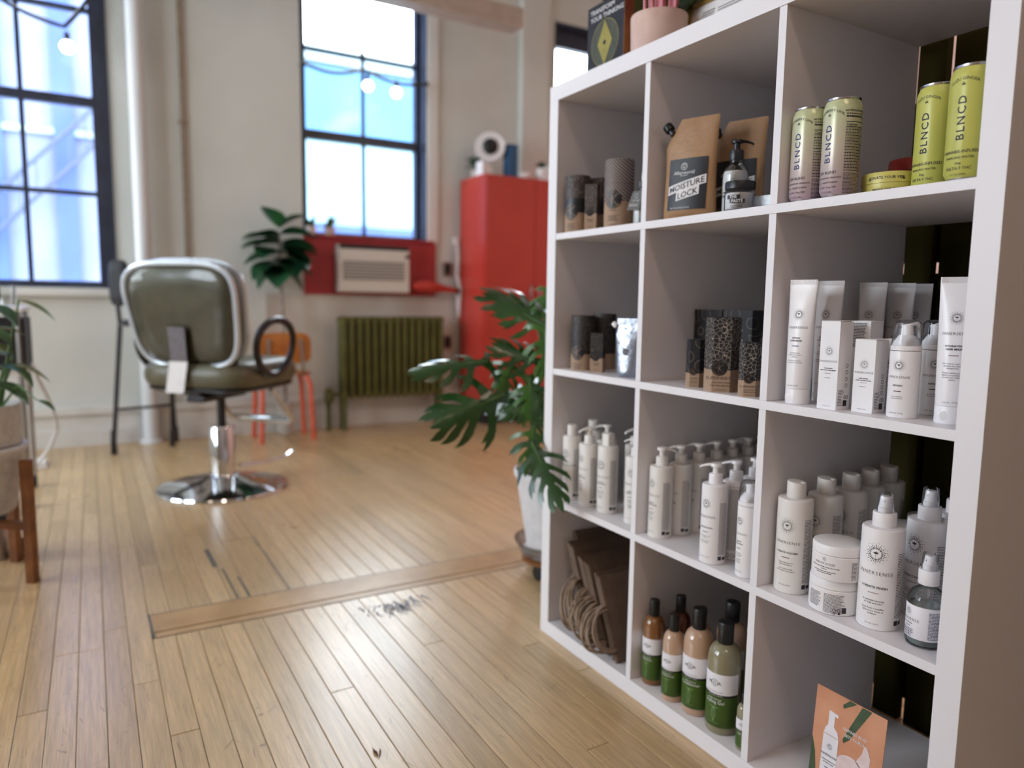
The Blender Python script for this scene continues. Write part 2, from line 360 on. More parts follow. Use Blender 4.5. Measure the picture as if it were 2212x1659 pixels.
# ------------------------------------------------------------------ flat print
TX = {}
def tmesh(s, bold=0, sp=1.0):
    k = (s, bold, sp)
    if k not in TX:
        fc = bpy.data.curves.new('t', 'FONT'); fc.body = s; fc.size = 1; fc.resolution_u = 2; fc.align_x = 'CENTER'; fc.offset = bold; fc.space_character = sp
        o = bpy.data.objects.new('t', fc); COL.objects.link(o)
        dg = bpy.context.evaluated_depsgraph_get(); e = o.evaluated_get(dg); me = e.to_mesh()
        v = [(p.co.x, p.co.y) for p in me.vertices]; fs = [tuple(q.vertices) for q in me.polygons]
        e.to_mesh_clear(); bpy.data.objects.remove(o); bpy.data.curves.remove(fc)
        TX[k] = (v, fs)
    return TX[k]
class PR:
    """flat print: shapes in (x right, y up), later mapped to a cylinder or a plane"""
    def __init__(s): s.v = []; s.f = []; s.m = []
    def add(s, v, f, mi=0):
        k = len(s.v); s.v += v; s.f += [tuple(i+k for i in q) for q in f]; s.m += [mi]*len(f); return s
    def text(s, t, x, y, size, wide=1.0, rot=0, bold=0, mi=0, arc=0, shear=0, sp=1.0):
        v, fs = tmesh(t, bold, sp); c, d = math.cos(rot), math.sin(rot); o = []
        for a, b in v:
            a, b = a*size*wide+b*size*shear, b*size
            if arc: b += -arc*a*a
            o.append((x+a*c-b*d, y+a*d+b*c))
        return s.add(o, fs, mi)
    def bar(s, x0, x1, y0, y1, mi=0):
        n = max(1, int(math.ceil((x1-x0)/.004))); v = []
        for i in range(n+1): xx = x0+(x1-x0)*i/n; v += [(xx, y0), (xx, y1)]
        return s.add(v, [(2*i, 2*i+2, 2*i+3, 2*i+1) for i in range(n)], mi)
    def micro(s, x0, x1, ytop, n, pitch=.0022, h=.0008, seed=1, mi=0, centre=False):
        q = random.Random(seed)
        for j in range(n):
            y = ytop-j*pitch; h = min(h, pitch*.42); a, b = x0, x1-(q.random()*.25*(x1-x0) if not centre else 0)
            if centre: k = q.uniform(0, .22)*(x1-x0); a += k; b -= k
            x = a
            while x < b:
                l = q.uniform(.0016, .0045); e = min(b, x+l)
                if e-x > .0006: s.bar(x, e, y-h, y, mi)
                x = e+.0007
        return s
    def sun(s, x, y, R, mi=0):
        for k in range(28):
            a = 2*PI*k/28
            for r0, r1, wd in ((.40, .58, .030), (.64, .74, .026), (.82, .87, .022)) if k % 2 else ((.42, .54, .026), (.60, .69, .024), (.90, .95, .02)):
                c, d = math.cos(a), math.sin(a)
                s.add([(x+R*(r_*c-w_*d), y+R*(r_*d+w_*c)) for r_, w_ in ((r0, -wd), (r1, -wd), (r1, wd), (r0, wd))], [(0, 1, 2, 3)], mi)
        for a, l in ((90, .26), (140, .27), (40, .27)):
            a = math.radians(a); c, d = math.cos(a), math.sin(a); by = y-.02*R
            s.add([(x, by), (x+R*(l*.55*c-.07*d), by+R*(l*.55*d+.07*c)), (x+R*l*c, by+R*l*d), (x+R*(l*.55*c+.07*d), by+R*(l*.55*d-.07*c))], [(0, 3, 2, 1)], mi)
        return s.bar(x-.012*R, x+.012*R, y-.28*R, y, mi)
    def hemp(s, x, y, R, mi=0):
        for a, l in ((90, 1), (55, .85), (125, .85), (20, .6), (160, .6)):
            a = math.radians(a); c, d = math.cos(a), math.sin(a)
            s.add([(x, y), (x+R*(l*.5*c+.09*d), y+R*(l*.5*d-.09*c)), (x+R*l*c, y+R*l*d), (x+R*(l*.5*c-.09*d), y+R*(l*.5*d+.09*c))], [(0, 1, 2, 3)], mi)
        return s
    def disc(s, x, y, R, n=24, mi=0, e=1.0):
        return s.add([(x+R*math.cos(2*PI*i/n), y+R*e*math.sin(2*PI*i/n)) for i in range(n)], [tuple(range(n))], mi)
    def ring(s, x, y, R, w, n=28, a0=0, a1=360, mi=0):
        v = []
        for i in range(n+1):
            a = math.radians(a0+(a1-a0)*i/n)
            v += [(x+R*math.cos(a), y+R*math.sin(a)), (x+(R-w)*math.cos(a), y+(R-w)*math.sin(a))]
        return s.add(v, [(2*i, 2*i+2, 2*i+3, 2*i+1) for i in range(n)], mi)
    def poly(s, pts, mi=0): return s.add(list(pts), [tuple(range(len(pts)))], mi)
    def line(s, pts, w, mi=0):
        for (x0, y0), (x1, y1) in zip(pts, pts[1:]):
            l = math.hypot(x1-x0, y1-y0) or 1; nx, ny = -(y1-y0)/l*w/2, (x1-x0)/l*w/2
            s.add([(x0-nx, y0-ny), (x1-nx, y1-ny), (x1+nx, y1+ny), (x0+nx, y0+ny)], [(0, 1, 2, 3)], mi)
        return s
    def fine(s, lim=.0032):
        """split wide faces so the print follows a curved surface"""
        v = list(s.v); nf = []; nm = []; cache = {}
        for fc, mi in zip(s.f, s.m):
            st = [fc] if len(fc) == 3 else [(fc[0], fc[i], fc[i+1]) for i in range(1, len(fc)-1)]
            if len(fc) == 4 and max(v[i][0] for i in fc)-min(v[i][0] for i in fc) <= lim*1.4: nf.append(fc); nm.append(mi); continue
            while st:
                t = st.pop(); xs = [v[i][0] for i in t]
                if max(xs)-min(xs) <= lim: nf.append(t); nm.append(mi); continue
                k = max(range(3), key=lambda k: abs(v[t[k]][0]-v[t[(k+1) % 3]][0])); a, b, c = t[k], t[(k+1) % 3], t[(k+2) % 3]
                e = (min(a, b), max(a, b))
                if e not in cache: cache[e] = len(v); v.append(((v[a][0]+v[b][0])/2, (v[a][1]+v[b][1])/2))
                m = cache[e]; st += [(a, m, c), (m, b, c)]
        s.v, s.f, s.m = v, nf, nm
        return s
    def mesh(s, fun):
        g = G(); g.v = [fun(x, y) for x, y in s.v]; g.f = s.f; g.m = s.m; return g
    def cyl(s, rr, z0=0, off=.0003):
        R = rr+off; s.fine(rr*.11)
        return s.mesh(lambda x, y: (R*math.sin(x/rr), -R*math.cos(x/rr), z0+y))
    def flat(s, yy=0, z0=0): return s.mesh(lambda x, y: (x, yy-.0003, z0+y))
def pob(name, g, m, parent):
    """print mesh: no merging, no normal flips needed"""
    me = bpy.data.meshes.new(name); me.from_pydata(g.v, [], g.f)
    ms = m if isinstance(m, (list, tuple)) else [m]
    for k in ms: me.materials.append(MT[k])
    if len(ms) > 1: me.polygons.foreach_set('material_index', g.m)
    o = bpy.data.objects.new(name, me); COL.objects.link(o); o.parent = parent
    return o

# ================================================================== SETTING
def wall_with_holes(name, wl, m):
    """one wall slab, 0.25 thick, split into boxes round its window openings"""
    g = G(); holes = sorted([(a0, a1, z0, z1) for n, q, a0, a1, z0, z1 in WINS if q == wl])
    lo, hi = (SY, NY) if wl == 'w' else (WX, EX)
    cuts = [lo]
    def bx(a0, a1, z0, z1):
        if a1-a0 < .001 or z1-z0 < .001: return
        if wl == 'w': g.box(WX-.25, WX, a0, a1, z0, z1)
        else: g.box(a0, a1, SY-.25, SY, z0, z1)
    p = lo
    for a0, a1, z0, z1 in holes:
        bx(p, a0, 0, CZ); bx(a0, a1, 0, z0); bx(a0, a1, z1, CZ); p = a1
    bx(p, hi, 0, CZ)
    return struct(name, g, m, ang=0)
wall_with_holes('wall_west', 'w', 'plaster')
wall_with_holes('wall_south', 's', 'plaster')
struct('wall_east', G().box(EX, EX+.2, SY-.25, NY+.2, 0, CZ), 'old_plaster', ang=0)
struct('wall_north', G().box(WX-.25, EX, NY, NY+.2, 0, CZ), 'pink_wall', ang=0)
struct('ceiling', G().box(WX-.25, EX+.2, SY-.25, NY+.2, CZ, CZ+.2), 'ceiling_paint', ang=0)
# aged plaster field under the middle window, skirting, pilaster strip
struct('trim_1', G().box(WX, WX+.012, -.02, 1.432, .24, .95), 'old_plaster', ang=0)
g = G()
for a0, a1 in ((SY, -.80), (-.70, .38), (.38, NY)):
    g.box(WX, WX+.03, a0, a1, 0, .20); g.box(WX, WX+.042, a0, a1, 0, .10); g.box(WX, WX+.05, a0, a1, .195, .24)
struct('baseboard_west', g, 'base_white', ang=0)
struct('trim_2', G().box(WX, WX+.06, 1.96, 2.20, .24, CZ), 'plaster', ang=0)

# ---- floor: slab with strip boards laid along X
floor = struct('floor', G().box(WX-.25, EX+.2, SY-.25, NY+.2, -.12, -.012), 'floor_gap', ang=0)
PW = .0567; gap = .0014
planks = []
k0 = int((SY+1.061)/PW)-1
for k in range(k0, int((NY+1.061)/PW)+1):
    y0 = -1.061+k*PW; y1 = y0+PW
    q = random.Random(k*13+5); spans = [(WX, EX)]
    if y1 > -.93 and y0 < 1.6:
        spans = [(WX, -.612), (-.448, EX)]
        if k in (7, 8): spans = [(WX, -1.207), (-.448, EX)]
    for a, b in spans:
        x = a+(-q.uniform(.0, .9) if a == WX else 0)
        while x < b:
            l = q.choice((q.uniform(.35, .8), q.uniform(.7, 1.3), q.uniform(.9, 1.8))); e = x+l
            if b-e < .2: e = b
            x0 = max(x, a)
            if min(e, b)-x0 > .02: planks.append((x0, min(e, b), y0, y1, q.random()*.40+.36+q.choice((0, 0, 0, 0, -.16, .1))))
            x = e
planks.append((-1.205, -.614, -.664, -.5507, .34))
cp = cam.location; fw = Vector((f.x, f.y, 0)).normalized(); rt = Vector((r.x, r.y, 0))
def score(p):
    cx = (p[0]+p[1])/2; cy = (p[2]+p[3])/2; d = Vector((cx-cp.x, cy-cp.y, 0)); a = d.dot(fw); s = d.dot(rt)
    if a < .9 or abs(s) > a*.78: return 0
    if cy > -.02 and cx > -.05: return 0
    return (p[1]-p[0])/(a*a)
planks.sort(key=score, reverse=True)
def plank_mesh(ps, name):
    v = []; fs = []; tn = []
    for x0, x1, y0, y1, t in ps:
        k = len(v); z = -.0006*((t*97) % 1); c = .0018
        v += [(x0+gap/2, y0+gap/2, -.012), (x1-gap/2, y0+gap/2, -.012), (x1-gap/2, y1-gap/2, -.012), (x0+gap/2, y1-gap/2, -.012),
              (x0+c, y0+c, z), (x1-c, y0+c, z), (x1-c, y1-c, z), (x0+c, y1-c, z),
              (x0+gap/2, y0+gap/2, z-.0007), (x1-gap/2, y0+gap/2, z-.0007), (x1-gap/2, y1-gap/2, z-.0007), (x0+gap/2, y1-gap/2, z-.0007)]
        fs += [(k+4, k+5, k+6, k+7)]
        for i in range(4):
            j = (i+1) % 4; fs += [(k+8+i, k+8+j, k+4+j, k+4+i), (k+i, k+j, k+8+j, k+8+i)]
        tn += [t]*9
    me = bpy.data.meshes.new(name); me.from_pydata(v, [], fs); me.materials.append(MT['maple_floor'])
    at = me.attributes.new('tone', 'FLOAT', 'FACE'); at.data.foreach_set('value', tn)
    o = bpy.data.objects.new(name, me); COL.objects.link(o); o.parent = floor
    return o
for p in planks[:298]: plank_mesh([p], 'plank')
o = plank_mesh(planks[298:], 'plank_field'); o['kind'] = 'stuff'
ob('threshold_board', G().box(-.611, -.489, -.945, 1.59, -.012, .001), 'floor_strip', floor, ang=0, bev=.0015)
ob('threshold_board', G().box(-.486, -.4495, -.943, 1.59, -.012, -.0003), 'floor_strip', floor, ang=0, bev=.0015)
# marks worn into the boards
pr = PR(); q = random.Random(4)
for i in range(110):
    x = -.37+q.gauss(0, .016)+(i % 3)*.024; y = -.30+q.gauss(0, .05); l = q.uniform(.006, .035); a = q.uniform(-.5, .5)
    pr.line([(x, y), (x+l*math.cos(a), y+l*math.sin(a))], q.uniform(.0008, .004))
ob('ink_scribble', pr.mesh(lambda x, y: (x, y, .0014)), 'ink_stain', floor, ang=0)['kind'] = 'stuff'
pr = PR()
for x0, x1, y, wd in ((-1.13, -.93, -.727, .016), (-.90, -.62, -.705, .006), (-.80, -.62, -.672, .006), (-1.2, -.62, -.549, .004), (-.62, -.45, -.9475, .006)):
    pr.line([(x0, y), (x1, y+.004)], wd)
pr.line([(-.613, -.945), (-.613, .9)], .004); pr.line([(-.449, -.945), (-.449, .9)], .003)
for i in range(320):
    x = q.uniform(-1.0, .6); y = q.uniform(-1.4, -.08); l = q.uniform(.008, .04); a = q.gauss(0, .5)
    if not (x > -.05 and y > -.06): pr.line([(x, y), (x+l*math.cos(a), y+l*math.sin(a))], q.uniform(.0003, .0010))
ob('floor_marks', pr.mesh(lambda x, y: (x, y, .0014)), 'floor_stain', floor, ang=0)['kind'] = 'stuff'

# ---- windows
def window(n, wl, y0, y1, z0, z1, plane, vm, hm, fr, jamb):
    """frame lining + sash bars + one pane per light; y runs along the wall"""
    P = (lambda a, b, c, d, e, h: (a, b, c, d, e, h)) if wl == 'w' else (lambda a, b, c, d, e, h: (c, d, a+SY-WX, b+SY-WX, e, h))
    X = plane; g = G()
    fl_, frr, fb, ft = fr
    for a, b, c, d in ((y0, y0+fl_, z0, z1), (y1-frr, y1, z0, z1), (y0+fl_, y1-frr, z0, z0+fb), (y0+fl_, y1-frr, z1-ft, z1)):
        g.box(*P(X-.04, X+.02, a, b, c, d))
    for a, b, c, d in ((y0, y0+.012, z0, z1), (y1-.012, y1, z0, z1), (y0, y1, z1-.012, z1)):
        g.box(*P(WX-.24, WX+jamb, a, b, c, d))
    root = struct(n, g, 'navy_frame', ang=0)
    ys = [y0+fl_]+[v for v, t in vm]+[y1-frr]; zs = [z0+fb]+[h for h, t in hm]+[z1-ft]
    for v, t in vm: ob('muntin', G().box(*P(X-.025, X+.012, v-t/2, v+t/2, z0+fb, z1-ft)), 'navy_frame', root, ang=0)
    for h, t in hm:
        ob('meeting_rail' if t > .035 else 'muntin', G().box(*P(X-.032, X+(.022 if t > .035 else .011), y0+fl_, y1-frr, h-t/2, h+t/2)), 'navy_frame', root, ang=0)
    for a, b in zip(ys, ys[1:]):
        for c, d in zip(zs, zs[1:]): ob('pane', G().box(*P(X-.012, X-.008, a, b, c, d)), 'window_glass', root, ang=0)
    return root, P
for n, wl, a0, a1, z0, z1 in WINS:
    if n == 'window_1':
        rt_, P = window(n, wl, a0, a1, z0, z1, WX-.03, [(-1.345, .026), (-1.73, .026)], [(1.53, .026), (2.065, .055), (2.59, .026)], (.06, .090, .045, .06), .012)
        ob('sill', G().box(WX-.05, WX+.06, a0-.03, a1+.0, .915, .962), 'sill_white', rt_, bev=.004)
    elif n == 'window_2':
        rt_, P = window(n, wl, a0, a1, z0, z1, WX-.12, [(.724, .020)], [(2.066, .065), (2.646, .024)], (.058, .045, .045, .06), .004)
        ob('casing', G().box(WX, WX+.02, a1+.002, a1+.09, 1.35, z1+.09), 'sill_white', rt_, bev=.003)
    elif n == 'window_3':
        rt_, P = window(n, wl, a0, a1, z0, z1, WX-.1, [(2.75, .02)], [(2.06, .06)], (.02, .05, .04, .16), .004)
    else:
        m_ = (a0+a1)/2
        rt_, P = window(n, wl, a0, a1, z0, z1, WX-.1, [(m_, .022)], [(1.5, .022), (2.05, .05), (2.55, .022)], (.05, .05, .05, .06), .01)

# ---- outside: facades across the yard (daylit, a few metres off)
struct('ground_outside', G().box(-40, WX-.3, -30, 30, -3.2, -3), 'street', ang=0)
b = thing('facade_building', 'pale lavender building seen through the left window with blue vertical bands', 'building', (-12, -4, -3))
ob('wall', G().box(-2, 0, -16, 4.6, 0, 14), 'facade_lav', b, ang=0)
for y0, y1 in ((2.58, 2.86), (1.55, 1.92), (.5, .8), (-1, -.7), (3.9, 4.2), (-3, -2.6)): ob('pilaster', G().box(0, .12, y0, y1, 0, 14), 'facade_blue', b, ang=0)
for z0 in (3.2, 6.4, 9.4): ob('ledge', G().box(0, .10, -16, 4.6, z0, z0+.09), 'facade_pale', b, ang=0)
fe = thing('fire_escape', 'dark slanting fire escape rail in front of the lavender building', 'fire escape', (-11.7, -4, -3))
for dz in (0, .55): ob('stringer', G().tube([(0, 1.0, 4.0+dz), (0, 3.9, 7.1+dz)], .035, 6), 'iron', fe)
for i in range(14):
    t = i/13
    ob('rung', G().tube([(0, 1.0+2.9*t, 4.0+3.1*t), (0, 1.0+2.9*t, 4.55+3.1*t)], .012, 5), 'iron', fe)
b = thing('low_building', 'low pale blue building under white sky beyond the middle window', 'building', (-14, 5, -3))
ob('wall', G().box(-3, 0, -3.6, 2.6, 0, 7.3), 'facade_cyan', b, ang=0)
ob('blue_band', G().box(0, .12, -3.6, 2.6, 7.35, 8.75), 'facade_sky', b, ang=0)
ob('parapet', G().box(-3, .2, -3.6, 2.6, 8.8, 9.1), 'facade_pale', b, ang=0)
ob('upper_wall', G().box(-3, 0, -3.6, 2.6, 7.3, 8.8), 'facade_cyan', b, ang=0)
ob('ledge', G().box(0, .2, -3.6, 2.6, 5.35, 5.5), 'facade_blue', b, ang=0)

# ================================================================== SHELF UNIT
o_, c_, t_ = .038, .335, .016
XL = [0, o_, o_+c_, o_+c_+t_, o_+2*c_+t_, o_+2*c_+2*t_, o_+3*c_+2*t_, 2*o_+3*c_+2*t_]
SW = XL[-1]; SH = 2*o_+4*c_+3*t_; SD = .39
S4 = o_; S3 = o_+c_+t_; S2 = o_+2*c_+2*t_; S1 = o_+3*c_+3*t_; S0 = SH
sh = thing('shelf_unit', 'tall white open cube shelf, three columns by four rows, full of hair products', 'shelf')
def board(n, *a): return ob(n, G().box(*a), 'laminate', sh, ang=0, bev=.0008)
board('top_board', 0, SW, 0, SD, SH-o_, SH)
board('bottom_board', 0, SW, 0, SD, 0, o_)
board('side_panel', 0, o_, 0, SD, o_+.0002, SH-o_-.0002)
board('side_panel', SW-o_, SW, 0, SD, o_+.0002, SH-o_-.0002)
for z in (S1, S2, S3): board('shelf_board', o_+.0001, SW-o_-.0001, .001, SD, z-t_, z)
for a in (2, 4):
    for z0 in (S4, S3, S2, S1): board('divider', XL[a], XL[a+1], .002, SD, z0+.0001, z0+c_-.0001)

# slatted screen behind the shelf
sc = thing('slatted_screen', 'dark olive slatted wooden screen standing behind the white shelf', 'screen', (0, .46, 0))
x = -.405
i = 0
while x < 2.6:
    ob('slat', G().box(x, x+.058, 0, .02, 0, 2.3), 'screen_olive', sc, ang=0, bev=.001)
    x += .0735; i += 1
for z0, z1 in ((.04, .985), (1.008, 1.345)): ob('backing_board', G().box(-.405, 2.58, .03, .042, z0, z1), 'screen_black', sc, ang=0)
ob('rail', G().box(-.405, 2.58, .022, .03, 2.16, 2.24), 'screen_black', sc, ang=0)
for xx in (-.405, 2.54): ob('post', G().box(xx, xx+.04, .022, .03, 0, 2.3), 'screen_black', sc, ang=0)

# ================================================================== PRODUCTS
GP = 'white pump bottles in the middle column'
def inner_front(p, R, z_sun, z_name, name_w, lines, bar_mi, zbar, z_micro, z_vol, big=1.0, desc=None, vol='10 FL OZ / 295 ML'):
    p.sun(0, z_sun, R); p.text('INNERSENSE', 0, z_name, name_w/6.4, 1.0, sp=1.22, bold=-.010)
    for i, t in enumerate(lines): p.text(t, 0, zbar+.0085+(len(lines)-1-i)*.0048, .0042*big, 1.05, bold=.015)
    p.bar(-.0065*big, .0065*big, zbar, zbar+.0013, bar_mi)
    if not desc:
        p.micro(-.0105*big, .0105*big, z_micro, 3, .0032, .0009, 3, centre=True); p.micro(-.0105*big, .0105*big, z_micro-.012, 3, .0032, .0009, 5, centre=True)
    for i, t in enumerate(desc or ()):
        if t: p.text(t, 0, z_micro-.0024*big-i*.0034*big, .0030*big)
    p.text(vol, 0, z_vol-.002, .0028)
    return p
def side_print(p, rr, z0, z1, seed=2, a=62, wd=.020):
    x = rr*math.radians(a); n = int((z1-z0)/.0027)
    p.micro(x, x+wd, z1, n, .0027, .0010, seed); p.bar(x, x+wd*.4, z0-.010, z0-.002); p.bar(x+wd*.5, x+wd, z0-.010, z0-.004)
    return p
PMATS = ['print_dark', 'print_plum', 'print_mauve', 'print_navy', 'print_grey']
def pump_parts(root, z, rc, mt):
    ob('collar', G().lathe([(rc*.98, z), (rc, z+.001), (rc, z+.017), (rc*.93, z+.020), (rc*.45, z+.021)], 28), mt, root)
    g = G().lathe([(.0062, z+.018), (.0062, z+.034)], 16)
    g.lathe([(.0060, z+.033), (.0112, z+.034), (.0116, z+.0385), (.0105, z+.0405), (0, z+.0415)], 22)
    rg = []
    for x, zc, hw, hh in ((-.004, z+.0375, .0085, .0034), (.008, z+.0378, .0078, .0032), (.018, z+.0365, .0056, .0028), (.027, z+.0335, .0042, .0024), (.0325, z+.0300, .0036, .0026)):
        rg.append([(x, hw*math.cos(a), zc+hh*math.sin(a)) for a in [2*PI*i/12 for i in range(12)]])
    g.loft(rg)
    return ob('pump', g, mt, root)
DS = {'I CREATE HOLD': ('Strong hold for curl', 'definition', '', 'Gel fixation forte', 'pour boucles'), 'I CREATE VOLUME': ('Volumizing lotion for', 'body and fullness', '', 'Lotion volumisante', "pour donner de l'ampleur"), 'I CREATE FINISH': ('A workable hairspray', 'for hold and shine', '', 'Spray facile \u00e0 travailler', 'qui procure tenue et', 'brillance'),
      'REFRESH': ('A dry shampoo', 'Shampooing sec'), 'DETOX': ('Clarifying detox', 'treatment to remove', 'build up', '', 'Soin d\u00e9tox clarifiant', 'pour \u00e9liminer les r\u00e9sidus'), 'HYDRATING': ('Hair mask to repair and', 'revitalize dry, coarse,', 'damaged hair', '', 'Masque capillaire pour', 'r\u00e9parer et revitaliser les', 'cheveux secs, rudes et', 'ab\u00eem\u00e9s')}
def k_pump(label, loc, rot, title, bar, pump, group, back=False, rr=.0263, hb=.163, mt='cream_plastic'):
    root = thing('pump_bottle', label, 'bottle', loc, rot, group)
    ob('body', G().lathe([(0, .0012), (rr*.90, 0), (rr*.97, .001), (rr, .004), (rr, hb-.004), (rr*.985, hb-.0015), (rr*.92, hb), (rr*.5, hb+.0012)], 40), mt, root)
    pump_parts(root, hb+.001, .0136, mt).rotation_euler.z = math.radians(pump)
    p = PR()
    if back:
        p.micro(-.018, .016, hb-.014, 46, .0028, .0010, 11); p.text('Leave-in conditioner', 0, hb-.010, .0035)
        p.ring(-.010, .010, .004, .0008); p.ring(0, .010, .004, .0008); p.ring(.010, .010, .004, .0008)
    else:
        inner_front(p, .0125, .125, .096, .040, title, bar, .066, .060, .016, desc=DS.get((title or [''])[0])); side_print(p, rr, .020, .128)
    pob('label_print', p.cyl(rr), PMATS, root)
    return root
# row 3, middle column
pb = k_pump('white pump bottle at the front left of the middle cube, spout pointing right', (.424, .044, S3), -4, ['CREATE', 'CONDITIONER'], 4, 62, GP)
for i, (x, y, rt_, pm, lb) in enumerate([
        (.427, .099, -5, 230, 'second white pump bottle from the front in the left row of the middle cube'),
        (.429, .153, -4, 205, 'third white pump bottle back in the left row, its spout pointing left'),
        (.430, .207, 0, 240, 'fourth white pump bottle back in the shaded left row of the middle cube'),
        (.429, .261, 10, 55, 'fifth white pump bottle back in the left row, spout pointing right'),
        (.428, .315, 10, 200, 'sixth white pump bottle back in the left row near the screen'),
        (.427, .362, 10, 60, 'rearmost white pump bottle of the left row in the middle cube')]):
    clone(pb, (x, y, S3), rt_, lb, GP, pm)
k_pump('brightest white pump bottle standing at the front edge of the middle cube', (.599, .031, S3), 5, ['I CREATE HOLD'], 3, 215, GP, mt='white_plastic')
k_pump('white pump bottle turned to show the dense back text, behind the bright front one', (.600, .089, S3), 40, [], 0, 185, GP, True, mt='white_plastic')
k_pump('white pump bottle third in the right row, next to the clear capped foam bottle', (.600, .146, S3), 20, ['I CREATE', 'WAVES'], 0, 300, GP, mt='white_plastic')
GL = 'white bottles in the left column'
def k_cap(label, loc, rot, title, bar, group, rr=.031, hb=.175, hc=.031, rc=.0168, square=False, mt='cream_plastic', slant=.0015, name='disc_cap_bottle', big=1.15, notch=0):
    root = thing(name, label, 'bottle', loc, rot, group)
    ob('body', G().lathe([(0, .0012), (rr*.90, 0), (rr*.97, .001), (rr, .005), (rr, hb-.004), (rr*.985, hb-.0015), (rr*.93, hb), (rr*.4, hb+.001)], 44), mt, root)
    z = hb+.0008
    if square:
        q = [(a*rc*.92, b*rc*.92) for a, b in ((-1, -.8), (-.8, -1), (.8, -1), (1, -.8), (1, .8), (.8, 1), (-.8, 1), (-1, .8))]
        ob('cap', G().prism(q, z, z+hc), mt, root, bev=.0012)
    else:
        g = G().lathe([(rc*.97, z), (rc, z+.001), (rc, z+hc-.003), (rc*.95, z+hc-.0006), (rc*.6, z+hc), (0, z+hc)], 32)
        g.fn(lambda x, y, zz: (x, y, zz-(slant*(1+x/rc) if zz > z+hc*.6 else 0)))
        cp_ = ob('cap', g, mt, root, rot=notch)
        ob('notch', G().lathe([(.0042, -.0012), (.0044, .0012), (.003, .0016), (0, .0016)], 14, (rc*.72, 0, z+hc-slant*1.7)), mt, cp_)
    p = PR(); inner_front(p, .0165*big/1.15, hb*.725, hb*.535, .047*big/1.15, title, bar, hb*.385, hb*.345, hb*.10, big, desc=DS.get(title[0])); side_print(p, rr, hb*.12, hb*.80, 4, 58)
    pob('label_print', p.cyl(rr), PMATS, root)
    return root
k_cap('white round capped bottle at the far left of the left cube behind leaves', (.068, .047, S3), 8, ['CREATE'], 0, GL, .0245, .172, .03, .0135)
pl = clone(pb, (.139, .052, S3), 0, 'white pump bottle second from the left panel in the left cube, spout facing front', GL, 268)
k_cap('white bottle with a square cap at the front of the left cube', (.214, .055, S3), 8, ['COLOR', 'AWAKENING'], 0, GL, .0255, .170, .030, .0130, True, name='square_cap_bottle')
clone(pb, (.128, .118, S3), 5, 'white pump bottle behind the square capped one, spout pointing left', GL, 210)
clone(pb, (.205, .150, S3), 5, 'rearmost white pump bottle of the left cube, near its middle', GL, 260)
clone(pb, (.318, .060, S3), 20, 'white pump bottle half hidden behind the divider of the left cube', GL, 185)
k_cap('white capped bottle in the shade behind the leftmost bottles', (.078, .108, S3), 8, ['CREATE'], 0, GL, .0245, .182, .03, .0135)
# row 3, right column
GR = 'white disc capped bottles in the right column'
db = k_cap('white disc capped bottle with plum bar at the front left of right cube', (.777, .052, S3), 14, ['I CREATE VOLUME'], 1, GR)
for x, y, rt_, lb in ((.785, .126, 5, 'second disc capped bottle from the front in the right cube'), (.784, .202, 6, 'third disc capped bottle from the front, behind the stacked jars'),
                      (.779, .268, 5, 'fourth disc capped bottle back in the shade of the right cube'), (.776, .334, 22, 'rearmost disc capped bottle standing against the dark screen')):
    clone(db, (x, y, S3), rt_, lb, GR)
def spray_head(root, z, rc, mt='white_plastic', hn=.026, hcap=.031, rn=.0100):
    ob('collar', G().lathe([(rc*.97, z), (rc, z+.001), (rc, z+.021), (rc*.96, z+.023), (rn, z+.0235)], 30), mt, root)
    nz = ob('nozzle', G().lathe([(rn*1.12, z+.0232), (rn*1.12, z+.031), (rn*1.0, z+.0315), (rn*.86, z+.023+hn-.003), (rn*.8, z+.023+hn), (0, z+.023+hn)], 24), mt, root)
    ob('orifice', G().lathe([(.0022, 0), (.0022, .0008), (.001, .0012), (0, .0008)], 12).xf(Matrix.Translation((0, -rn*.9, z+.023+hn-.007)) @ Matrix.Rotation(PI/2, 4, 'X')), mt, nz)
    r1 = rn*1.32
    ob('clear_cap', G().lathe([(r1, z+.0236), (r1*.95, z+.023+hcap-.004), (r1*.86, z+.023+hcap-.0008), (r1*.6, z+.023+hcap), (0, z+.023+hcap)], 28), 'clear_plastic', root)
def k_spray(label, loc, rot, title, bar):
    root = thing('spray_bottle', label, 'bottle', loc, rot, 'white spray bottles in the right column'); rr, hb = .0325, .168
    ob('body', G().lathe([(0, .0012), (rr*.90, 0), (rr*.97, .001), (rr, .005), (rr, hb-.004), (rr*.985, hb-.0015), (rr*.93, hb), (rr*.4, hb+.001)], 44), 'white_plastic', root)
    spray_head(root, hb+.0005, .0180, hcap=.0315)
    p = PR(); inner_front(p, .0195, .128, .093, .054, title, bar, .062, .052, .012, 1.3, desc=DS.get(title[0])); side_print(p, rr, .02, .13, 6, 62)
    pob('label_print', p.cyl(rr), PMATS, root)
    return root
sp = k_spray('white spray bottle with clear cap at the front edge of the right cube', (.946, .056, S3), 16, ['I CREATE FINISH'], 2)
clone(sp, (.960, .160, S3), -6, 'second white spray bottle, behind the small glass one', 'white spray bottles in the right column')
clone(sp, (.962, .242, S3), 60, 'rear white spray bottle mostly hidden by the right side panel', 'white spray bottles in the right column')
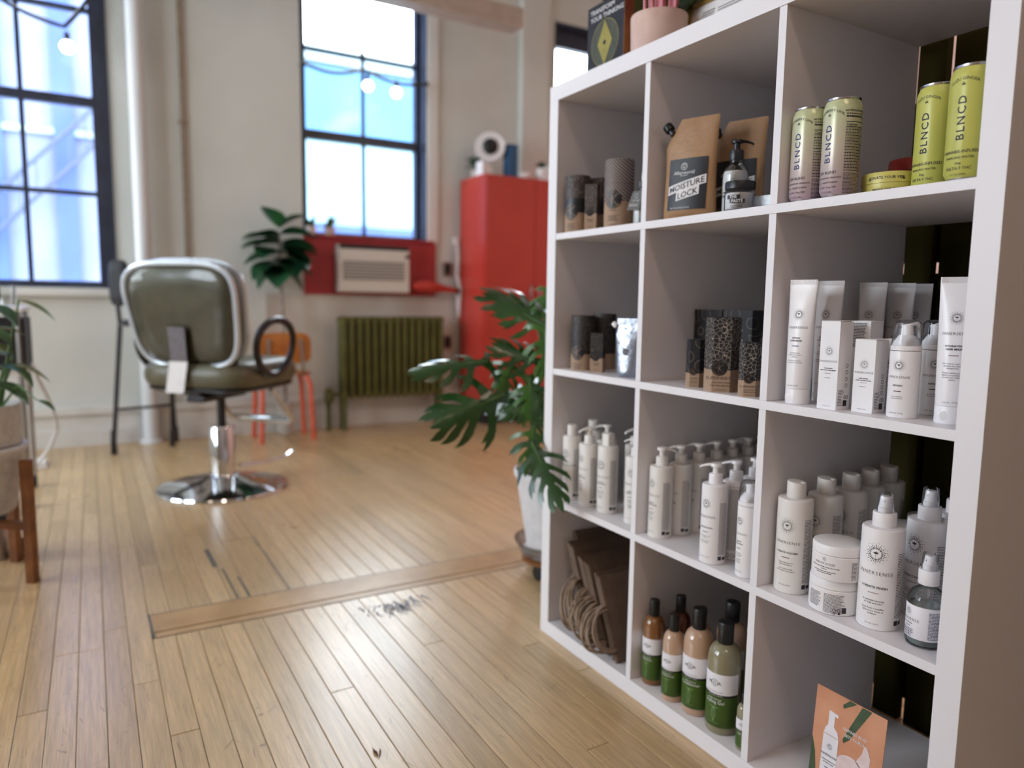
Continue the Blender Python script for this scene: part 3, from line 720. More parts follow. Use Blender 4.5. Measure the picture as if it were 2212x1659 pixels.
def k_jar(label, loc, rot, back, group='white jars stacked in pairs'):
    root = thing('cream_jar', label, 'jar', loc, rot, group); rr = .0412
    ob('body', G().lathe([(0, .001), (rr*.92, 0), (rr*.985, .0015), (rr, .004), (rr, .042), (rr*.97, .0435), (rr*.9, .044)], 48), 'white_plastic', root)
    ob('lid', G().lathe([(rr*.985, .0443), (rr*1.0, .0448), (rr, .0585), (rr*.975, .0605), (rr*.93, .0613), (0, .0613)], 48), 'white_plastic', root)
    p = PR()
    if back:
        p.micro(-.030, -.004, .036, 11, .0024, .0012, 4); p.micro(.0, .036, .037, 16, .0021, .0012, 7); p.bar(.030, .037, .006, .016); p.ring(.018, .010, .003, .0007); p.ring(.025, .010, .003, .0007)
        p.ring(.018, .005, .0022, .0007); p.bar(.024, .027, .003, .007)
    else:
        p.sun(0, .037, .0042); p.text('INNERSENSE', 0, .0275, .0056, 1.0, sp=1.2, bold=-.01); p.text('INNER PEACE WHIPPED CREME TEXTURIZER', 0, .0225, .0023, 1.1, bold=.02); p.bar(-.005, .005, .0195, .0204)
        p.micro(-.022, .022, .0165, 2, .0028, .0011, 3, centre=True); p.micro(.045, .056, .036, 14, .0022, .0011, 8)
    pob('label_print', p.cyl(rr), PMATS, root)
    return root
j0 = k_jar('lower white jar of the front stack, turned to its small print', (.868, .050, S3), 12, True)
j1 = k_jar('upper white jar of the front stack in the right cube', (.8745, .044, S3+.0616), 5, False)
clone(j1, (.872, .240, S3), 14, 'lower white jar of the stack behind the front spray bottle', 'white jars stacked in pairs')
clone(j1, (.875, .238, S3+.0616), 12, 'upper white jar of the stack behind the front spray bottle', 'white jars stacked in pairs')
clone(j1, (.865, .338, S3), 12, 'lower white jar of the rear stack beside the dark screen', 'white jars stacked in pairs')
clone(j1, (.866, .336, S3+.0616), 15, 'upper white jar of the rear stack beside the dark screen', 'white jars stacked in pairs')
# small clear glass spray bottle
gb = thing('glass_spray_bottle', 'small clear glass spray bottle with white label at the right front', 'bottle', (1.025, .055, S3), -20); rr = .0275
ob('body', G().lathe([(0, .002), (rr*.80, 0), (rr*.94, .0015), (rr, .006), (rr, .070), (rr*.96, .078), (rr*.8, .086), (rr*.5, .092), (.0120, .094), (.0120, .098)], 40), 'clear_glass', gb)
ob('liquid', G().lathe([(0, .0045), (rr*.85, .004), (rr*.93, .008), (rr*.93, .062), (0, .062)], 32), 'grey_liquid', gb)
ob('label', G().lathe([(rr+.0002, .014), (rr+.0003, .0142), (rr+.0003, .066), (rr+.0002, .0662)], 36, a0=-1.6, a1=2.3), 'label_white', gb)
ob('dip_tube', G().tube([(0, 0, .006), (.003, 0, .05), (0, 0, .098)], .0022, 8), 'clear_plastic', gb)
spray_head(gb, .0975, .0150, hn=.022, hcap=.026, rn=.0088)
p = PR(); p.sun(-.004, .055, .0075); p.text('INNERSENSE', -.004, .041, .0060, 1.0, sp=1.2, bold=-.01); p.micro(-.014, .006, .0372, 1, .003, .0012, 7); p.bar(-.009, .001, .0315, .0325)
p.micro(-.016, .008, .028, 5, .0026, .0011, 3, centre=True); p.micro(.028, .050, .060, 19, .0023, .0012, 5, mi=3)
pob('label_print', p.cyl(rr+.0004), PMATS, gb)
# foam bottles with clear domes
def k_foam(label, loc, rot, title=('REFRESH',), hs=1.0, tall=0):
    root = thing('foam_bottle', label, 'bottle', loc, rot, 'white foam bottles with clear domes'); rr, hb = .0222, .105+tall
    ob('body', G().lathe([(0, .001), (rr*.9, 0), (rr*.97, .001), (rr, .004), (rr, hb-.002), (rr*.985, hb), (rr*.5, hb+.0006)], 36), 'white_plastic', root)
    ob('collar', G().lathe([(rr*.96, hb+.0008), (rr*.99, hb+.0014), (rr*.99, hb+.0075), (rr*.9, hb+.009), (rr*.84, hb+.014), (rr*.62, hb+.021), (rr*.50, hb+.0245), (0, hb+.0245)], 36), 'white_plastic', root)
    g = G().lathe([(.0085, hb+.024), (.0082, hb+.036), (.0078, hb+.040), (0, hb+.041)], 20)
    rg = []
    for x, zc, hw, hh in ((-.006, hb+.0385, .0072, .0030), (.003, hb+.0400, .0068, .0030), (.0095, hb+.0425, .0055, .0026), (.0150, hb+.0435, .0050, .0032), (.0160, hb+.0405, .0046, .0050)):
        rg.append([(x, hw*math.cos(a), zc+hh*math.sin(a)) for a in [2*PI*i/12 for i in range(12)]])
    g.loft(rg); ob('pump', g, 'white_plastic', root)
    ob('clear_dome', G().lathe([(rr*.95, hb+.009), (rr*.93, hb+.036), (rr*.86, hb+.0435), (rr*.66, hb+.0475), (rr*.3, hb+.0485), (0, hb+.0487)], 32), 'clear_plastic', root)
    p = PR(); inner_front(p, .0105, hb*.79, hb*.60, .033, list(title), 1, hb*.40, hb*.34, hb*.09, .85, desc=DS.get(title[0]), vol='2.4 FL OZ / 70 ML'); pob('label_print', p.cyl(rr), PMATS, root)
    return root
fb = k_foam('white foam bottle with clear dome standing at the shelf front edge', (.965, .049, S2), 9)
clone(fb, (.966, .126, S2), 34, 'shaded foam bottle with clear dome, next to the tall bright tube', 'white foam bottles with clear domes', 300)
k_foam('taller foam bottle with clear dome beside the divider under the boxes', (.688, .033, S3), -10, ('CREATE', 'DEFINITION'), tall=.035)
# squeeze tubes standing on their caps
def k_tube(label, loc, rot, title, bar, mt='tube_white'):
    root = thing('squeeze_tube', label, 'tube', loc, rot, 'white squeeze tubes standing on their caps'); h, rr, wt = .218, .0208, .0252
    cz = .027
    cp_ = ob('cap', G().lathe([(rr*.95, 0), (rr*.99, .001), (rr, .004), (rr*1.005, cz-.001), (rr*.98, cz)], 36), mt, root)
    ob('thumb_rest', G().lathe([(.0072, 0), (.0066, .0006), (.004, .0009), (0, .0010)], 18).xf(Matrix.Translation((-.006, -rr*.955, .0125)) @ Matrix.Rotation(PI/2, 4, 'X')), mt, cp_)
    rg = []
    for t in [0, .01, .15, .3, .45, .6, .75, .88, .955, .957, 1.0]:
        z = cz+.0004+t*(h-cz); k = min(1, t/.955); ax = rr+(wt-rr)*k; ay = rr*math.cos(k*PI/2)**.8+.0010 if k < 1 else .0010
        rg.append([(ax*math.cos(a), ay*math.sin(a), z) for a in [2*PI*i/32 for i in range(32)]])
    ob('body', G().loft(rg), mt, root, ang=50)
    g = G()
    for i in range(26): x = -wt+.001+i*(2*wt-.002)/26; g.box(x, x+.0009, -.0016, .0016, h-.0078, h)
    ob('crimp', g, mt, root, ang=0)
    p = PR(); inner_front(p, .0112, .158, .133, .038, title, bar, .102, .092, .034, 1.0, desc=DS.get(title[0]), vol='6 FL OZ / 177 ML')
    def mp(x, y):
        k = min(1, max(0, (y-cz)/(h-cz)/.955)); ax = rr+(wt-rr)*k; ay = rr*math.cos(k*PI/2)**.8+.0010
        a = x/ax
        return (ax*math.sin(a), -(ay+.0005)*math.cos(a)-.0002, y)
    pob('label_print', p.fine(.0026).mesh(mp), PMATS, root)
    return root
GT = 'white squeeze tubes standing on their caps'
tb = k_tube('white detox tube with navy bar at the left front of the right cube', (.781, .034, S2), 10, ['DETOX', 'HAIR MASK'], 3)
for x, y, rt_, lb in ((.782, .105, 12, 'second white tube, behind the front left detox tube'), (.786, .225, 12, 'third white tube, rising behind the taller white box'),
                      (.806, .282, 12, 'fourth white tube, shaded, between two tubes at the back'), (.806, .338, 12, 'darkest white tube at the back beside the screen')):
    clone(tb, (x, y, S2), rt_, lb, GT)
k_tube('bright white hydrating tube with a brown bar against the right side panel', (1.032, .062, S2), 25, ['HYDRATING', 'HAIR MASK'], 2)
# cartons
def k_carton(label, loc, rot, s, h, title, bar, group='white hair renew cartons'):
    root = thing('carton', label, 'box', loc, rot, group); e = s/2
    ob('body', G().box(-e, e, -e, e, 0, h-.001), 'carton_white', root, ang=0, bev=.0006)
    g = G().box(-e+.0005, e-.0005, -e, e-.001, h-.0009, h+.0002); g.fn(lambda x, y, z: (x, y, z+(.0012 if (y > 0 and x > 0) else 0)))
    ob('flap', g, 'carton_white', root, ang=0)
    p = PR(); p.sun(0, h*.66, .0095, 4); p.text('INNERSENSE', 0, h*.535, .0048, 1.0, sp=1.25, bold=-.01)
    for i, t in enumerate(title): p.text(t, 0, h*.46-i*.0032, .0026, 1.05, bold=.02)
    p.bar(-.006, .006, h*.405, h*.412, 2); p.micro(-.006, .006, h*.36, 1, .002, .0008, 4); p.text('2 FL OZ / 60 ML', 0, .005, .0022)
    pob('front_print', p.flat(-e), PMATS, root)
    p = PR(); x = 0
    for k in range(4): p.ring(.006, h*(.50-k*.075), .0034, .0008)
    p.bar(.0, .010, .006, .016); p.ring(.004, .021, .003, .0009); p.ring(.010, .021, .003, .0009); p.micro(-.014, -.002, .024, 7, .0026, .0011, 5); p.micro(-.014, .002, .034, 4, .0024, .0011, 6)
    pob('side_print', p.mesh(lambda x, y: (e+.0003, x, y)), PMATS, root)
    return root
GC = 'white hair renew cartons'
ca = k_carton('taller white carton in front of the tubes in the right cube', (.8535, .0330, S2), 1, .036, .1485, ('HAIR RENEW', 'PRE WASH TREATMENT'), 2)
c2 = clone(ca, (.8665, .094, S2), 91, 'white carton behind the taller one, turned to its text side', GC)
cb = k_carton('shorter white carton between the taller one and the foam bottle', (.9045, .0530, S2), 3, .036, .120, ('HAIR RENEW', 'DAILY ACTIVE SERUM'), 2)
clone(cb, (.9095, .110, S2), 4, 'shorter white carton half hidden behind another, left of the foam bottle', GC)
p = PR(); p.micro(-.013, .013, .145, 16, .0026, .0015, 3)
for c__ in [o for o in bpy.data.objects if o.parent == c2 and o.name.startswith('side_print')]: pass
pob('back_print', p.mesh(lambda x, y: (-.0183, -x, y)), PMATS, c2)
# patterned hexagonal cartons (row 2, middle column)
def badge(p, x, y, R, lo=0, hi=1):
    """K + C monogram in a dark disc with a broken ring"""
    p.disc(x, y, R, 28, lo); p.ring(x, y, R*.86, R*.08, 28, 35, 325, hi)
    p.line([(x-.12*R, y-.55*R), (x-.12*R, y+.55*R)], R*.08, hi); p.line([(x+.42*R, y+.5*R), (x-.1*R, y), (x+.42*R, y-.5*R)], R*.08, hi)
    p.line([(x-.62*R, y+.05*R), (x-.3*R, y+.05*R)], R*.07, hi); p.line([(x-.46*R, y-.10*R), (x-.46*R, y+.2*R)], R*.07, hi)
    return p
def k_hex(label, loc, rot, a, h, pat, title, group='patterned kraft and black cartons'):
    root = thing('patterned_carton', label, 'box', loc, rot, group); hk = h*.30
    def hexa(k=1): return [(k*a*math.cos(math.radians(30+60*i)), k*a*math.sin(math.radians(30+60*i))) for i in range(6)]
    q = [(a*math.sin(math.radians(60*i+30)), -a*math.cos(math.radians(60*i+30))) for i in range(6)]
    ob('lower_body', G().prism(q, 0, hk), 'kraft', root, ang=0)
    ob('upper_body', G().prism(q, hk+.0001, h), pat, root, ang=0)
    ob('flap', G().prism([(x*.97, y*.97) for x, y in q], h+.0001, h+.0012), 'black_card', root, ang=0)
    ap = a*math.cos(PI/6)
    p = badge(PR(), -a*.1, hk+.004, a*.44)
    p.text(title, 0, hk*.58, a*.26, 1.05, mi=2); (p.text('HYDRANT TONER', 0, hk*.40, a*.125, mi=2), p.text('FOR HAIR AND SKIN', 0, hk*.27, a*.125, mi=2)) if title != 'IONIK' else p.micro(-a*.4, a*.4, hk*.46, 2, .003, .001, 3, mi=2, centre=True); p.text('6 OZ | 177 mL' if a > .03 else '1 OZ | 29 mL', 0, hk*.08, a*.12, mi=2)
    pob('front_print', p.flat(-ap), ['label_black', 'print_tan', 'print_dark'], root)
    return root
k_hex('tall web patterned black and kraft carton in the middle cube', (.589, .044, S2), 42, .0345, .147, 'web_print', 'SUPERWATER')
k_hex('small circle patterned carton at the left of the middle cube', (.512, .047, S2), 40, .0195, .099, 'circle_print', 'IONIK')
k_hex('small web patterned carton at the right of the middle cube', (.672, .033, S2), 42, .0212, .102, 'web_print', 'SUPERWATER')
k_hex('small dark carton in shade behind the right web patterned carton', (.664, .096, S2), 38, .0212, .108, 'circle_print', 'IONIK')
for x0, lb in ((.393, 'large black circle patterned box at the back, left one'), (.4795, 'large black circle patterned box at the back, right one')):
    bx_ = thing('black_gift_box', lb, 'box', (x0+.042, .185, S2), 0, 'large black boxes')
    ob('body', G().box(-.041, .041, -.03, .03, 0, .146), 'circle_print', bx_, ang=0, bev=.0006)
    ob('lid', G().box(-.0415, .0415, -.0305, .0305, .1463, .162), 'circle_print', bx_, ang=0, bev=.0006)
    pob('lid_seam', PR().bar(-.041, .041, .1455, .1465).flat(-.0305), 'print_dark', bx_)
# paper tubes
def k_papertube(label, loc, rot, rr, h, pat, hk, band=0, group='patterned paper tubes', fade='kraft'):
    root = thing('paper_tube', label, 'tube', loc, rot, group)
    ob('lower_body', G().lathe([(0, .001), (rr*.97, 0), (rr, .001), (rr, hk)], 40), fade, root)
    z = hk
    if band: ob('band', G().lathe([(rr+.0002, z), (rr+.0002, z+band)], 40), 'label_black', root); z += band
    ob('lid', G().lathe([(rr+.0003, z), (rr+.0003, h-.003), (rr*.97, h), (0, h)], 40), pat, root)
    ob('seam', G().lathe([(rr+.0005, z+(h-z)*.42), (rr+.0005, z+(h-z)*.42+.0006)], 40), 'print_dark', root)
    p = badge(PR(), 0, hk+.004, rr*.62); p.micro(-rr*.3, rr*.3, hk*.66, 1, .003, .0016, 8, mi=2); p.micro(-rr*.5, rr*.5, hk*.45, 4, .0035, .0012, 3, mi=2, centre=True); p.micro(-rr*.3, rr*.3, hk*.12, 1, .003, .0014, 3, mi=2)
    pob('front_print', p.cyl(rr+.0004), ['label_black', 'print_tan', 'print_dark'], root)
    return root
k_papertube('wide striped tall paper tube in the top left cube', (.237, .047, S1), 28, .0345, .158, 'stripe_print', .060)
pt = k_papertube('shorter diamond patterned paper tube with black band at top left', (.083, .036, S1), 22, .0315, .141, 'diamond_print', .048, .036)
clone(pt, (.086, .104, S1), 22, 'diamond patterned paper tube hidden behind the small box at top left', 'patterned paper tubes')
clone(pt, (.300, .118, S1), 22, 'dark paper tube in shade behind the tagged bottle at top left', 'patterned paper tubes')
k_papertube('black floral paper tube at the left of the second row', (.098, .052, S2), 26, .0300, .141, 'dark_print', .042)
bk = k_papertube('black floral paper tube behind, beside the silver pouch', (.100, .120, S2), 26, .0300, .146, 'dark_print', .042)
def k_smallbox(label, loc, rot, s, h, pat):
    root = thing('small_carton', label, 'box', loc, rot, 'small kraft cartons'); e = s/2
    ob('lower_body', G().box(-e, e, -e, e, 0, h*.36), 'kraft', root, ang=0)
    ob('upper_body', G().box(-e, e, -e, e, h*.36+.0001, h), pat, root, ang=0)
    ob('flap', G().box(-e*.97, e*.97, -e*.97, e*.97, h+.0001, h+.001), 'black_card', root, ang=0)
    p = badge(PR(), -e*.1, h*.39, e*.62); p.micro(-e*.7, e*.7, h*.25, 3, .003, .0012, 3, mi=2, centre=True); p.micro(-e*.4, e*.4, h*.08, 1, .003, .0013, 3, mi=2)
    pob('front_print', p.flat(-e), ['label_black', 'print_tan', 'print_dark'], root)
    return root
k_smallbox('slim diamond patterned box between two paper tubes, top left cube', (.152, .031, S1), 40, .030, .111, 'diamond_print')
k_smallbox('slim dark box beside the black floral tube, second row', (.166, .050, S2), 40, .032, .098, 'dark_print')
# tagged glass bottle, top left
tgb = thing('tagged_bottle', 'small clear bottle with a slanted striped tag at the top left divider', 'bottle', (.330, .040, S1), 30); rr = .0205
ob('body', G().lathe([(0, .001), (rr*.9, 0), (rr, .004), (rr, .060), (rr*.85, .072), (.009, .080), (.009, .086)], 30), 'clear_glass', tgb)
ob('liquid', G().lathe([(0, .003), (rr*.9, .004), (rr*.9, .056), (0, .056)], 24), 'lotion', tgb)
ob('collar', G().lathe([(.0105, .084), (.0108, .096), (.006, .098), (.0045, .099)], 20), 'black_plastic', tgb)
ob('pump', G().tube([(0, 0, .097), (0, 0, .112), (.002, -.001, .116), (.003, -.001, .124), (.003, -.001, .142)], .0021, 8), 'steel', tgb)
q = [(-.0185, -.003), (.010, -.003), (.0225, .038), (-.004, .038)]
tg_ = ob('tag', G().prism(q, 0, .0008).xf(Matrix.Translation((-.008, -.026, .034)) @ Matrix.Rotation(PI/2, 4, 'X')), 'tag_print', tgb, ang=0)
p = PR(); p.ring(.005, .028, .0052, .0006, 24, 30, 330); p.text('K', .005, .0262, .005); p.text('STYLE', .003, .0155, .0058, shear=.3); p.micro(-.012, .010, .010, 2, .0032, .0012, 3)
pob('tag_lettering', p.mesh(lambda x, y: (x-.008, -.0272, y+.034)), 'print_white', tgb)
# pouches
def pouch_geo(w, h, t, cut, n=22, m=26):
    """stand-up pouch: flat sealed top, gusseted bottom, one top corner cut for the spout"""
    g = G(); rings = []
    for j in range(m+1):
        z = h*j/m; k = j/m
        x0 = -w/2*(1-.05*math.sin(PI*k)); x1 = w/2*(1-.05*math.sin(PI*k))
        if k > cut[1]: x0 += (k-cut[1])/(1-cut[1])*cut[0]*w
        th = t*(1-k)**.75*(1 if k > .02 else .9)+.0012; th = max(th*(.55+.45*math.sin(min(1, k/.12)*PI/2)) if k < .12 else th, .0012)
        q = []
        for i in range(n): a = 2*PI*i/n; c, s = math.cos(a), math.sin(a); q.append(((x0+x1)/2+(x1-x0)/2*c, th/2*math.copysign(abs(s)**1.0, s), z))
        rings.append(q)
    return g.loft(rings)
def pouch_y(w, h, t, x, z):
    k = z/h; th = max(t*(1-k)**.75+.0012, .0012); c = min(.999, abs(x)/(w/2*.98))
    return -th/2*math.sqrt(1-c*c)-.0009
def k_pouch(label, loc, rot, w=.120, h=.208, lean=0):
    root = thing('refill_pouch', label, 'pouch', loc, rot, 'kraft refill pouches'); t = .05; cut = (.30, .74)
    ob('body', pouch_geo(w, h, t, cut), 'kraft_pouch', root, ang=60)
    sx, sz = -w/2+w*.11, h*.885; d = Vector((-.62, 0, .78))
    M_ = Matrix.Translation((sx, 0, sz)) @ d.to_track_quat('Z', 'Y').to_matrix().to_4x4()
    ob('spout', G().lathe([(.0065, -.006), (.0065, .007)], 16).xf(M_), 'black_plastic', root)
    g = G().lathe([(.0098, .005), (.0102, .006), (.0102, .019), (.0094, .0205), (0, .0205)], 24)
    for i in range(16): a = 2*PI*i/16; g.tube([(.0103*math.cos(a), .0103*math.sin(a), .006), (.0103*math.cos(a), .0103*math.sin(a), .018)], .0006, 4)
    ob('cap', g.xf(M_), 'black_plastic', root)
    def mp(x, y): return (x, pouch_y(w, h, t, x, y), y)
    p = PR(); nx, nz = 14, 16; x0, x1, z0, z1 = -w*.36, w*.36, h*.09, h*.60
    v = [(x0+(x1-x0)*i/nx, z0+(z1-z0)*j/nz) for j in range(nz+1) for i in range(nx+1)]
    p.add(v, [(j*(nx+1)+i, j*(nx+1)+i+1, (j+1)*(nx+1)+i+1, (j+1)*(nx+1)+i) for j in range(nz) for i in range(nx)])
    pob('label', p.mesh(lambda x, y: (mp(x, y)[0], mp(x, y)[1], y)), 'label_black', root)
    p = PR(); sl = math.radians(14); wd = w*.70
    def strip(cx, cz, wd, hh):
        n = 12; v = []
        for i in range(n+1):
            xx = -wd/2+wd*i/n; v += [(cx+xx, cz+xx*math.tan(sl)-hh/2), (cx+xx, cz+xx*math.tan(sl)+hh/2)]
        p.add(v, [(2*i, 2*i+2, 2*i+3, 2*i+1) for i in range(n)], 0)
    strip(0, h*.335, wd, .0185); strip(w*.03, h*.335-.0176, wd*.60, .0185)
    for tx, cx, cz, sz_ in (('MOISTURE', 0, h*.335-.0058, .0168), ('LOCK', w*.03, h*.335-.0236, .0168)):
        v, fs = tmesh(tx, .012); p.add([(cx+a*sz_*.98, cz+b*sz_+a*sz_*.98*math.tan(sl)) for a, b in v], fs, 1)
    p.ring(-w*.06, h*.52, .0075, .0009, 14, mi=0); p.ring(-w*.06, h*.525, .0045, .0008, 10, mi=0); p.line([(-w*.06, h*.49), (-w*.06, h*.54)], .0008, 0)
    p.text('Afterworld', -w*.06, h*.442, .0105, shear=.15, mi=0); p.text('ORGANICS', -w*.06, h*.424, .0036, mi=0); p.text('Curl Smoothing Serum', -w*.10, h*.104, .0050, mi=0)
    p.fine(.004)
    g = G(); g.v = [(x, mp(x, y)[1]-(.0004 if True else 0), y) for x, y in p.v]; g.f = p.f; g.m = p.m
    vv = list(g.v)
    for fc, mi in zip(g.f, g.m):
        if mi == 1:
            for i in fc: x, y, z = g.v[i]; vv[i] = (x, mp(x, z)[1]-.0008, z)
    g.v = vv
    pob('label_print', g, ['print_white', 'label_black'], root)
    return root
k_pouch('kraft moisture lock pouch with black spout at the front of the top middle cube', (.472, .050, S1), 20)
k_pouch('kraft moisture lock pouch further back, behind the pump bottle', (.512, .146, S1), 20)
# clear pump bottle and jar of the same range
bt = thing('clear_pump_bottle', 'clear bottle of white lotion with black pump in the top middle cube', 'bottle', (.565, .083, S1), 30, 'moisture range containers'); rr = .0258
ob('body', G().lathe([(0, .001), (rr*.92, 0), (rr, .004), (rr, .078), (rr*.97, .086), (rr*.80, .096), (rr*.52, .102), (.0120, .104), (.0120, .114)], 40), 'clear_glass', bt)
ob('lotion', G().lathe([(0, .003), (rr*.94, .004), (rr*.95, .078), (rr*.88, .088), (0, .090)], 36), 'lotion', bt)
pump_parts(bt, .110, .0138, 'black_plastic').rotation_euler.z = math.radians(12)
p = PR()
for cz, wd, cx in ((.046, .044, 0), (.036, .026, .004)):
    n = 12; v = []
    for i in range(n+1): xx = -wd/2+wd*i/n; v += [(cx+xx, cz+xx*.24-.0052), (cx+xx, cz+xx*.24+.0052)]
    p.add(v, [(2*i, 2*i+2, 2*i+3, 2*i+1) for i in range(n)], 0)
for tx, cx, cz in (('MOISTURE', 0, .0432), ('LOCK', .004, .0332)):
    v, fs = tmesh(tx, .012); p.add([(cx+a*.0085, cz+b*.0085+a*.0085*.24) for a, b in v], fs, 1)
p.ring(0, .068, .0042, .0006, 14); p.text('Afterworld', 0, .0600, .0050); p.micro(-.016, .016, .018, 2, .003, .0011, 3)
g = p.cyl(rr); k = 0
for fc, mi in zip(g.f, g.m):
    if mi == 1:
        for i in fc: x, y, z = g.v[i]; s_ = (rr+.0008)/math.hypot(x, y); g.v[i] = (x*s_, y*s_, z)
pob('label_print', g, ['label_black', 'print_white'], bt)
jr = thing('paste_jar', 'small clear jar of paste with black lid in the top middle cube', 'jar', (.622, .036, S1), 24, 'moisture range containers'); rr = .0285
ob('body', G().lathe([(0, .001), (rr*.93, 0), (rr, .003), (rr, .037), (rr*.93, .040), (rr*.9, .042)], 36), 'clear_glass', jr)
ob('paste', G().lathe([(0, .003), (rr*.92, .004), (rr*.92, .034), (0, .035)], 32), 'print_white', jr)
ob('lid', G().lathe([(rr*.98, .0415), (rr, .042), (rr, .0545), (rr*.97, .056), (0, .056)], 36), 'black_plastic', jr)
p = PR(); p.bar(-.016, .010, .022, .0295); p.bar(-.010, .019, .014, .0215); p.text('THE', -.003, .0232, .0080, mi=1, bold=.01); p.text('PASTE', .0045, .0152, .0080, mi=1, bold=.01); p.micro(-.008, .016, .010, 2, .003, .0011, 3); p.micro(.038, .050, .032, 9, .0026, .0012, 4)
g = p.cyl(rr)
for fc, mi in zip(g.f, g.m):
    if mi == 1:
        for i in fc: x, y, z = g.v[i]; s_ = (rr+.0008)/math.hypot(x, y); g.v[i] = (x*s_, y*s_, z)
pob('label_print', g, ['label_black', 'print_white'], jr)
sb = thing('sample_tray', 'low clear tray beside the paste jar at the second divider', 'tray', (.694, .040, S1), 10)
ob('base', G().box(-.022, .022, -.02, .02, 0, .004), 'clear_plastic', sb, ang=0)
for a in ((-.022, -.020, -.02, .02), (.020, .022, -.02, .02), (-.02, .02, -.02, -.018), (-.02, .02, .018, .02)): ob('side', G().box(*a, .004, .022), 'clear_plastic', sb, ang=0)
# silver pouches, second row left
def k_foil(label, loc, rot):
    root = thing('foil_pouch', label, 'pouch', loc, rot, 'silver foil pouches'); w, h, t = .066, .138, .030
    ob('body', pouch_geo(w, h*.9, t, (.16, .80)).fn(lambda x, y, z: (x*(.78+.30*z/h), y, z)), 'foil_silver', root, ang=60)
    ob('top_seal', G().box(-w*.42, w*.52, -.001, .001, h*.9, h), 'foil_silver', root, ang=0)
    M_ = Matrix.Translation((-w*.46, 0, h*.86)) @ Vector((-.7, 0, .7)).to_track_quat('Z', 'Y').to_matrix().to_4x4()
    ob('cap', G().lathe([(.0052, 0), (.0066, .004), (.0066, .010), (.005, .0125), (0, .013)], 18).xf(M_), 'white_plastic', root)
    p = PR(); q = random.Random(6)
    for i in range(34):
        x = q.uniform(-.024, .024); y = h*q.uniform(.42, .84); p.ring(x, y, q.uniform(.002, .005), .0008, 10)
    badge(p, 0, h*.44, .0085); p.micro(-.018, .018, h*.28, 3, .004, .0012, 3, centre=True); p.bar(-.024, .024, h*.38, h*.386)
    def mp(x, y):
        s = .78+.30*y/h
        return (x*s, pouch_y(w, h*.9, t, x, y)-.0004, y)
    pob('label_print', p.fine(.003).mesh(mp), ['print_grey', 'print_dark'], root)
    return root
fo = k_foil('shiny silver foil pouch with white cap in the second row', (.300, .036, S2), 24)
clone(fo, (.339, .074, S2), 24, 'silver foil pouch half hidden by the divider, second row', 'silver foil pouches')
# cans and tins, top right
def k_can(label, loc, rot, mt, top, sub, nutri, group):
    root = thing('drink_can', label, 'can', loc, rot, group); rr, h = .0297, .158
    ob('body', G().lathe([(rr*.80, .0035), (rr*.86, .004), (rr, .012), (rr, h-.016), (rr*.97, h-.011), (rr*.88, h-.004)], 48), mt, root)
    ob('base', G().lathe([(0, .004), (rr*.74, .002), (rr*.80, 0), (rr*.85, .0018), (rr*.86, .0039)], 40), 'aluminium', root)
    ob('rim', G().lathe([(rr*.88, h-.0040), (rr*.905, h-.002), (rr*.905, h-.0004), (rr*.88, h), (rr*.85, h-.0006), (rr*.83, h-.005), (0, h-.005)], 48), 'aluminium', root)
    p = PR(); p.text('BLNCD', .0050, h*.535, .0150, 1.06, rot=PI/2, bold=.012, mi=3 if nutri else 0, sp=1.28)
    p.text(top, 0, h*.862, .0060, 1.0, arc=16); p.hemp(0, h*.815, .0052)
    for i, (t, s) in enumerate(sub): p.text(t, 0, h*(.235-.048*i), s, bold=.008)
    if nutri:
        x = rr*math.radians(52); p.text('NUTRITION FACTS', x+.017, h*.845, .0044, bold=.02); p.micro(x, x+.034, h*.83, 2, .0036, .0013, 3)
        for k in range(3): p.bar(x, x+.034, h*(.79-.05*k), h*(.79-.05*k)+.0012)
        p.text('Calories', x+.010, h*.705, .0055, bold=.02)
        for k in range(15): p.bar(x, x+.034, h*(.68-.029*k), h*(.68-.029*k)+.0004)
        p.micro(x, x+.034, h*.672, 15, h*.029, .0015, 5); p.micro(x, x+.034, h*.235, 15, .0022, .0012, 8)
    else:
        x = rr*math.radians(78); p.micro(x, x+.008, h*.80, 48, .0024, .0015, 5)
    pob('label_print', p.cyl(rr), PMATS, root)
    return root
A = [('ZEN BLEND', .0062), ('CANNABIS-INFUSED SPARKLING', .0034), ('THC + ADAPTOGENS', .0040), ('2mg THC | 5mg CBD', .0040), ('12 FL OZ (355ML)', .0030)]
k_can('pale ombre can at the far left of the top right cube', (.773, .038, S1), -2, 'can_ombre', 'CRANBERRY LIME', A, True, 'pale ombre cans')
k_can('pale ombre can in front, showing its nutrition panel', (.839, .032, S1), -5, 'can_ombre', 'CRANBERRY LIME', A, True, 'pale ombre cans')
B = [('CANNABIS-INFUSED', .0060), ('SPARKLING WATER', .0044), ('5mg', .0046), ('DELTA-9 THC', .0056), ('12 FL OZ (355ML)', .0030)]
k_can('yellow-green can next to the small tins', (.966, .084, S1), -2, 'can_yellow', 'YUZU GINGER', B, False, 'yellow-green cans')
k_can('yellow-green can against the right side panel', (1.0425, .036, S1), 4, 'can_yellow', 'YUZU GINGER', B, False, 'yellow-green cans')
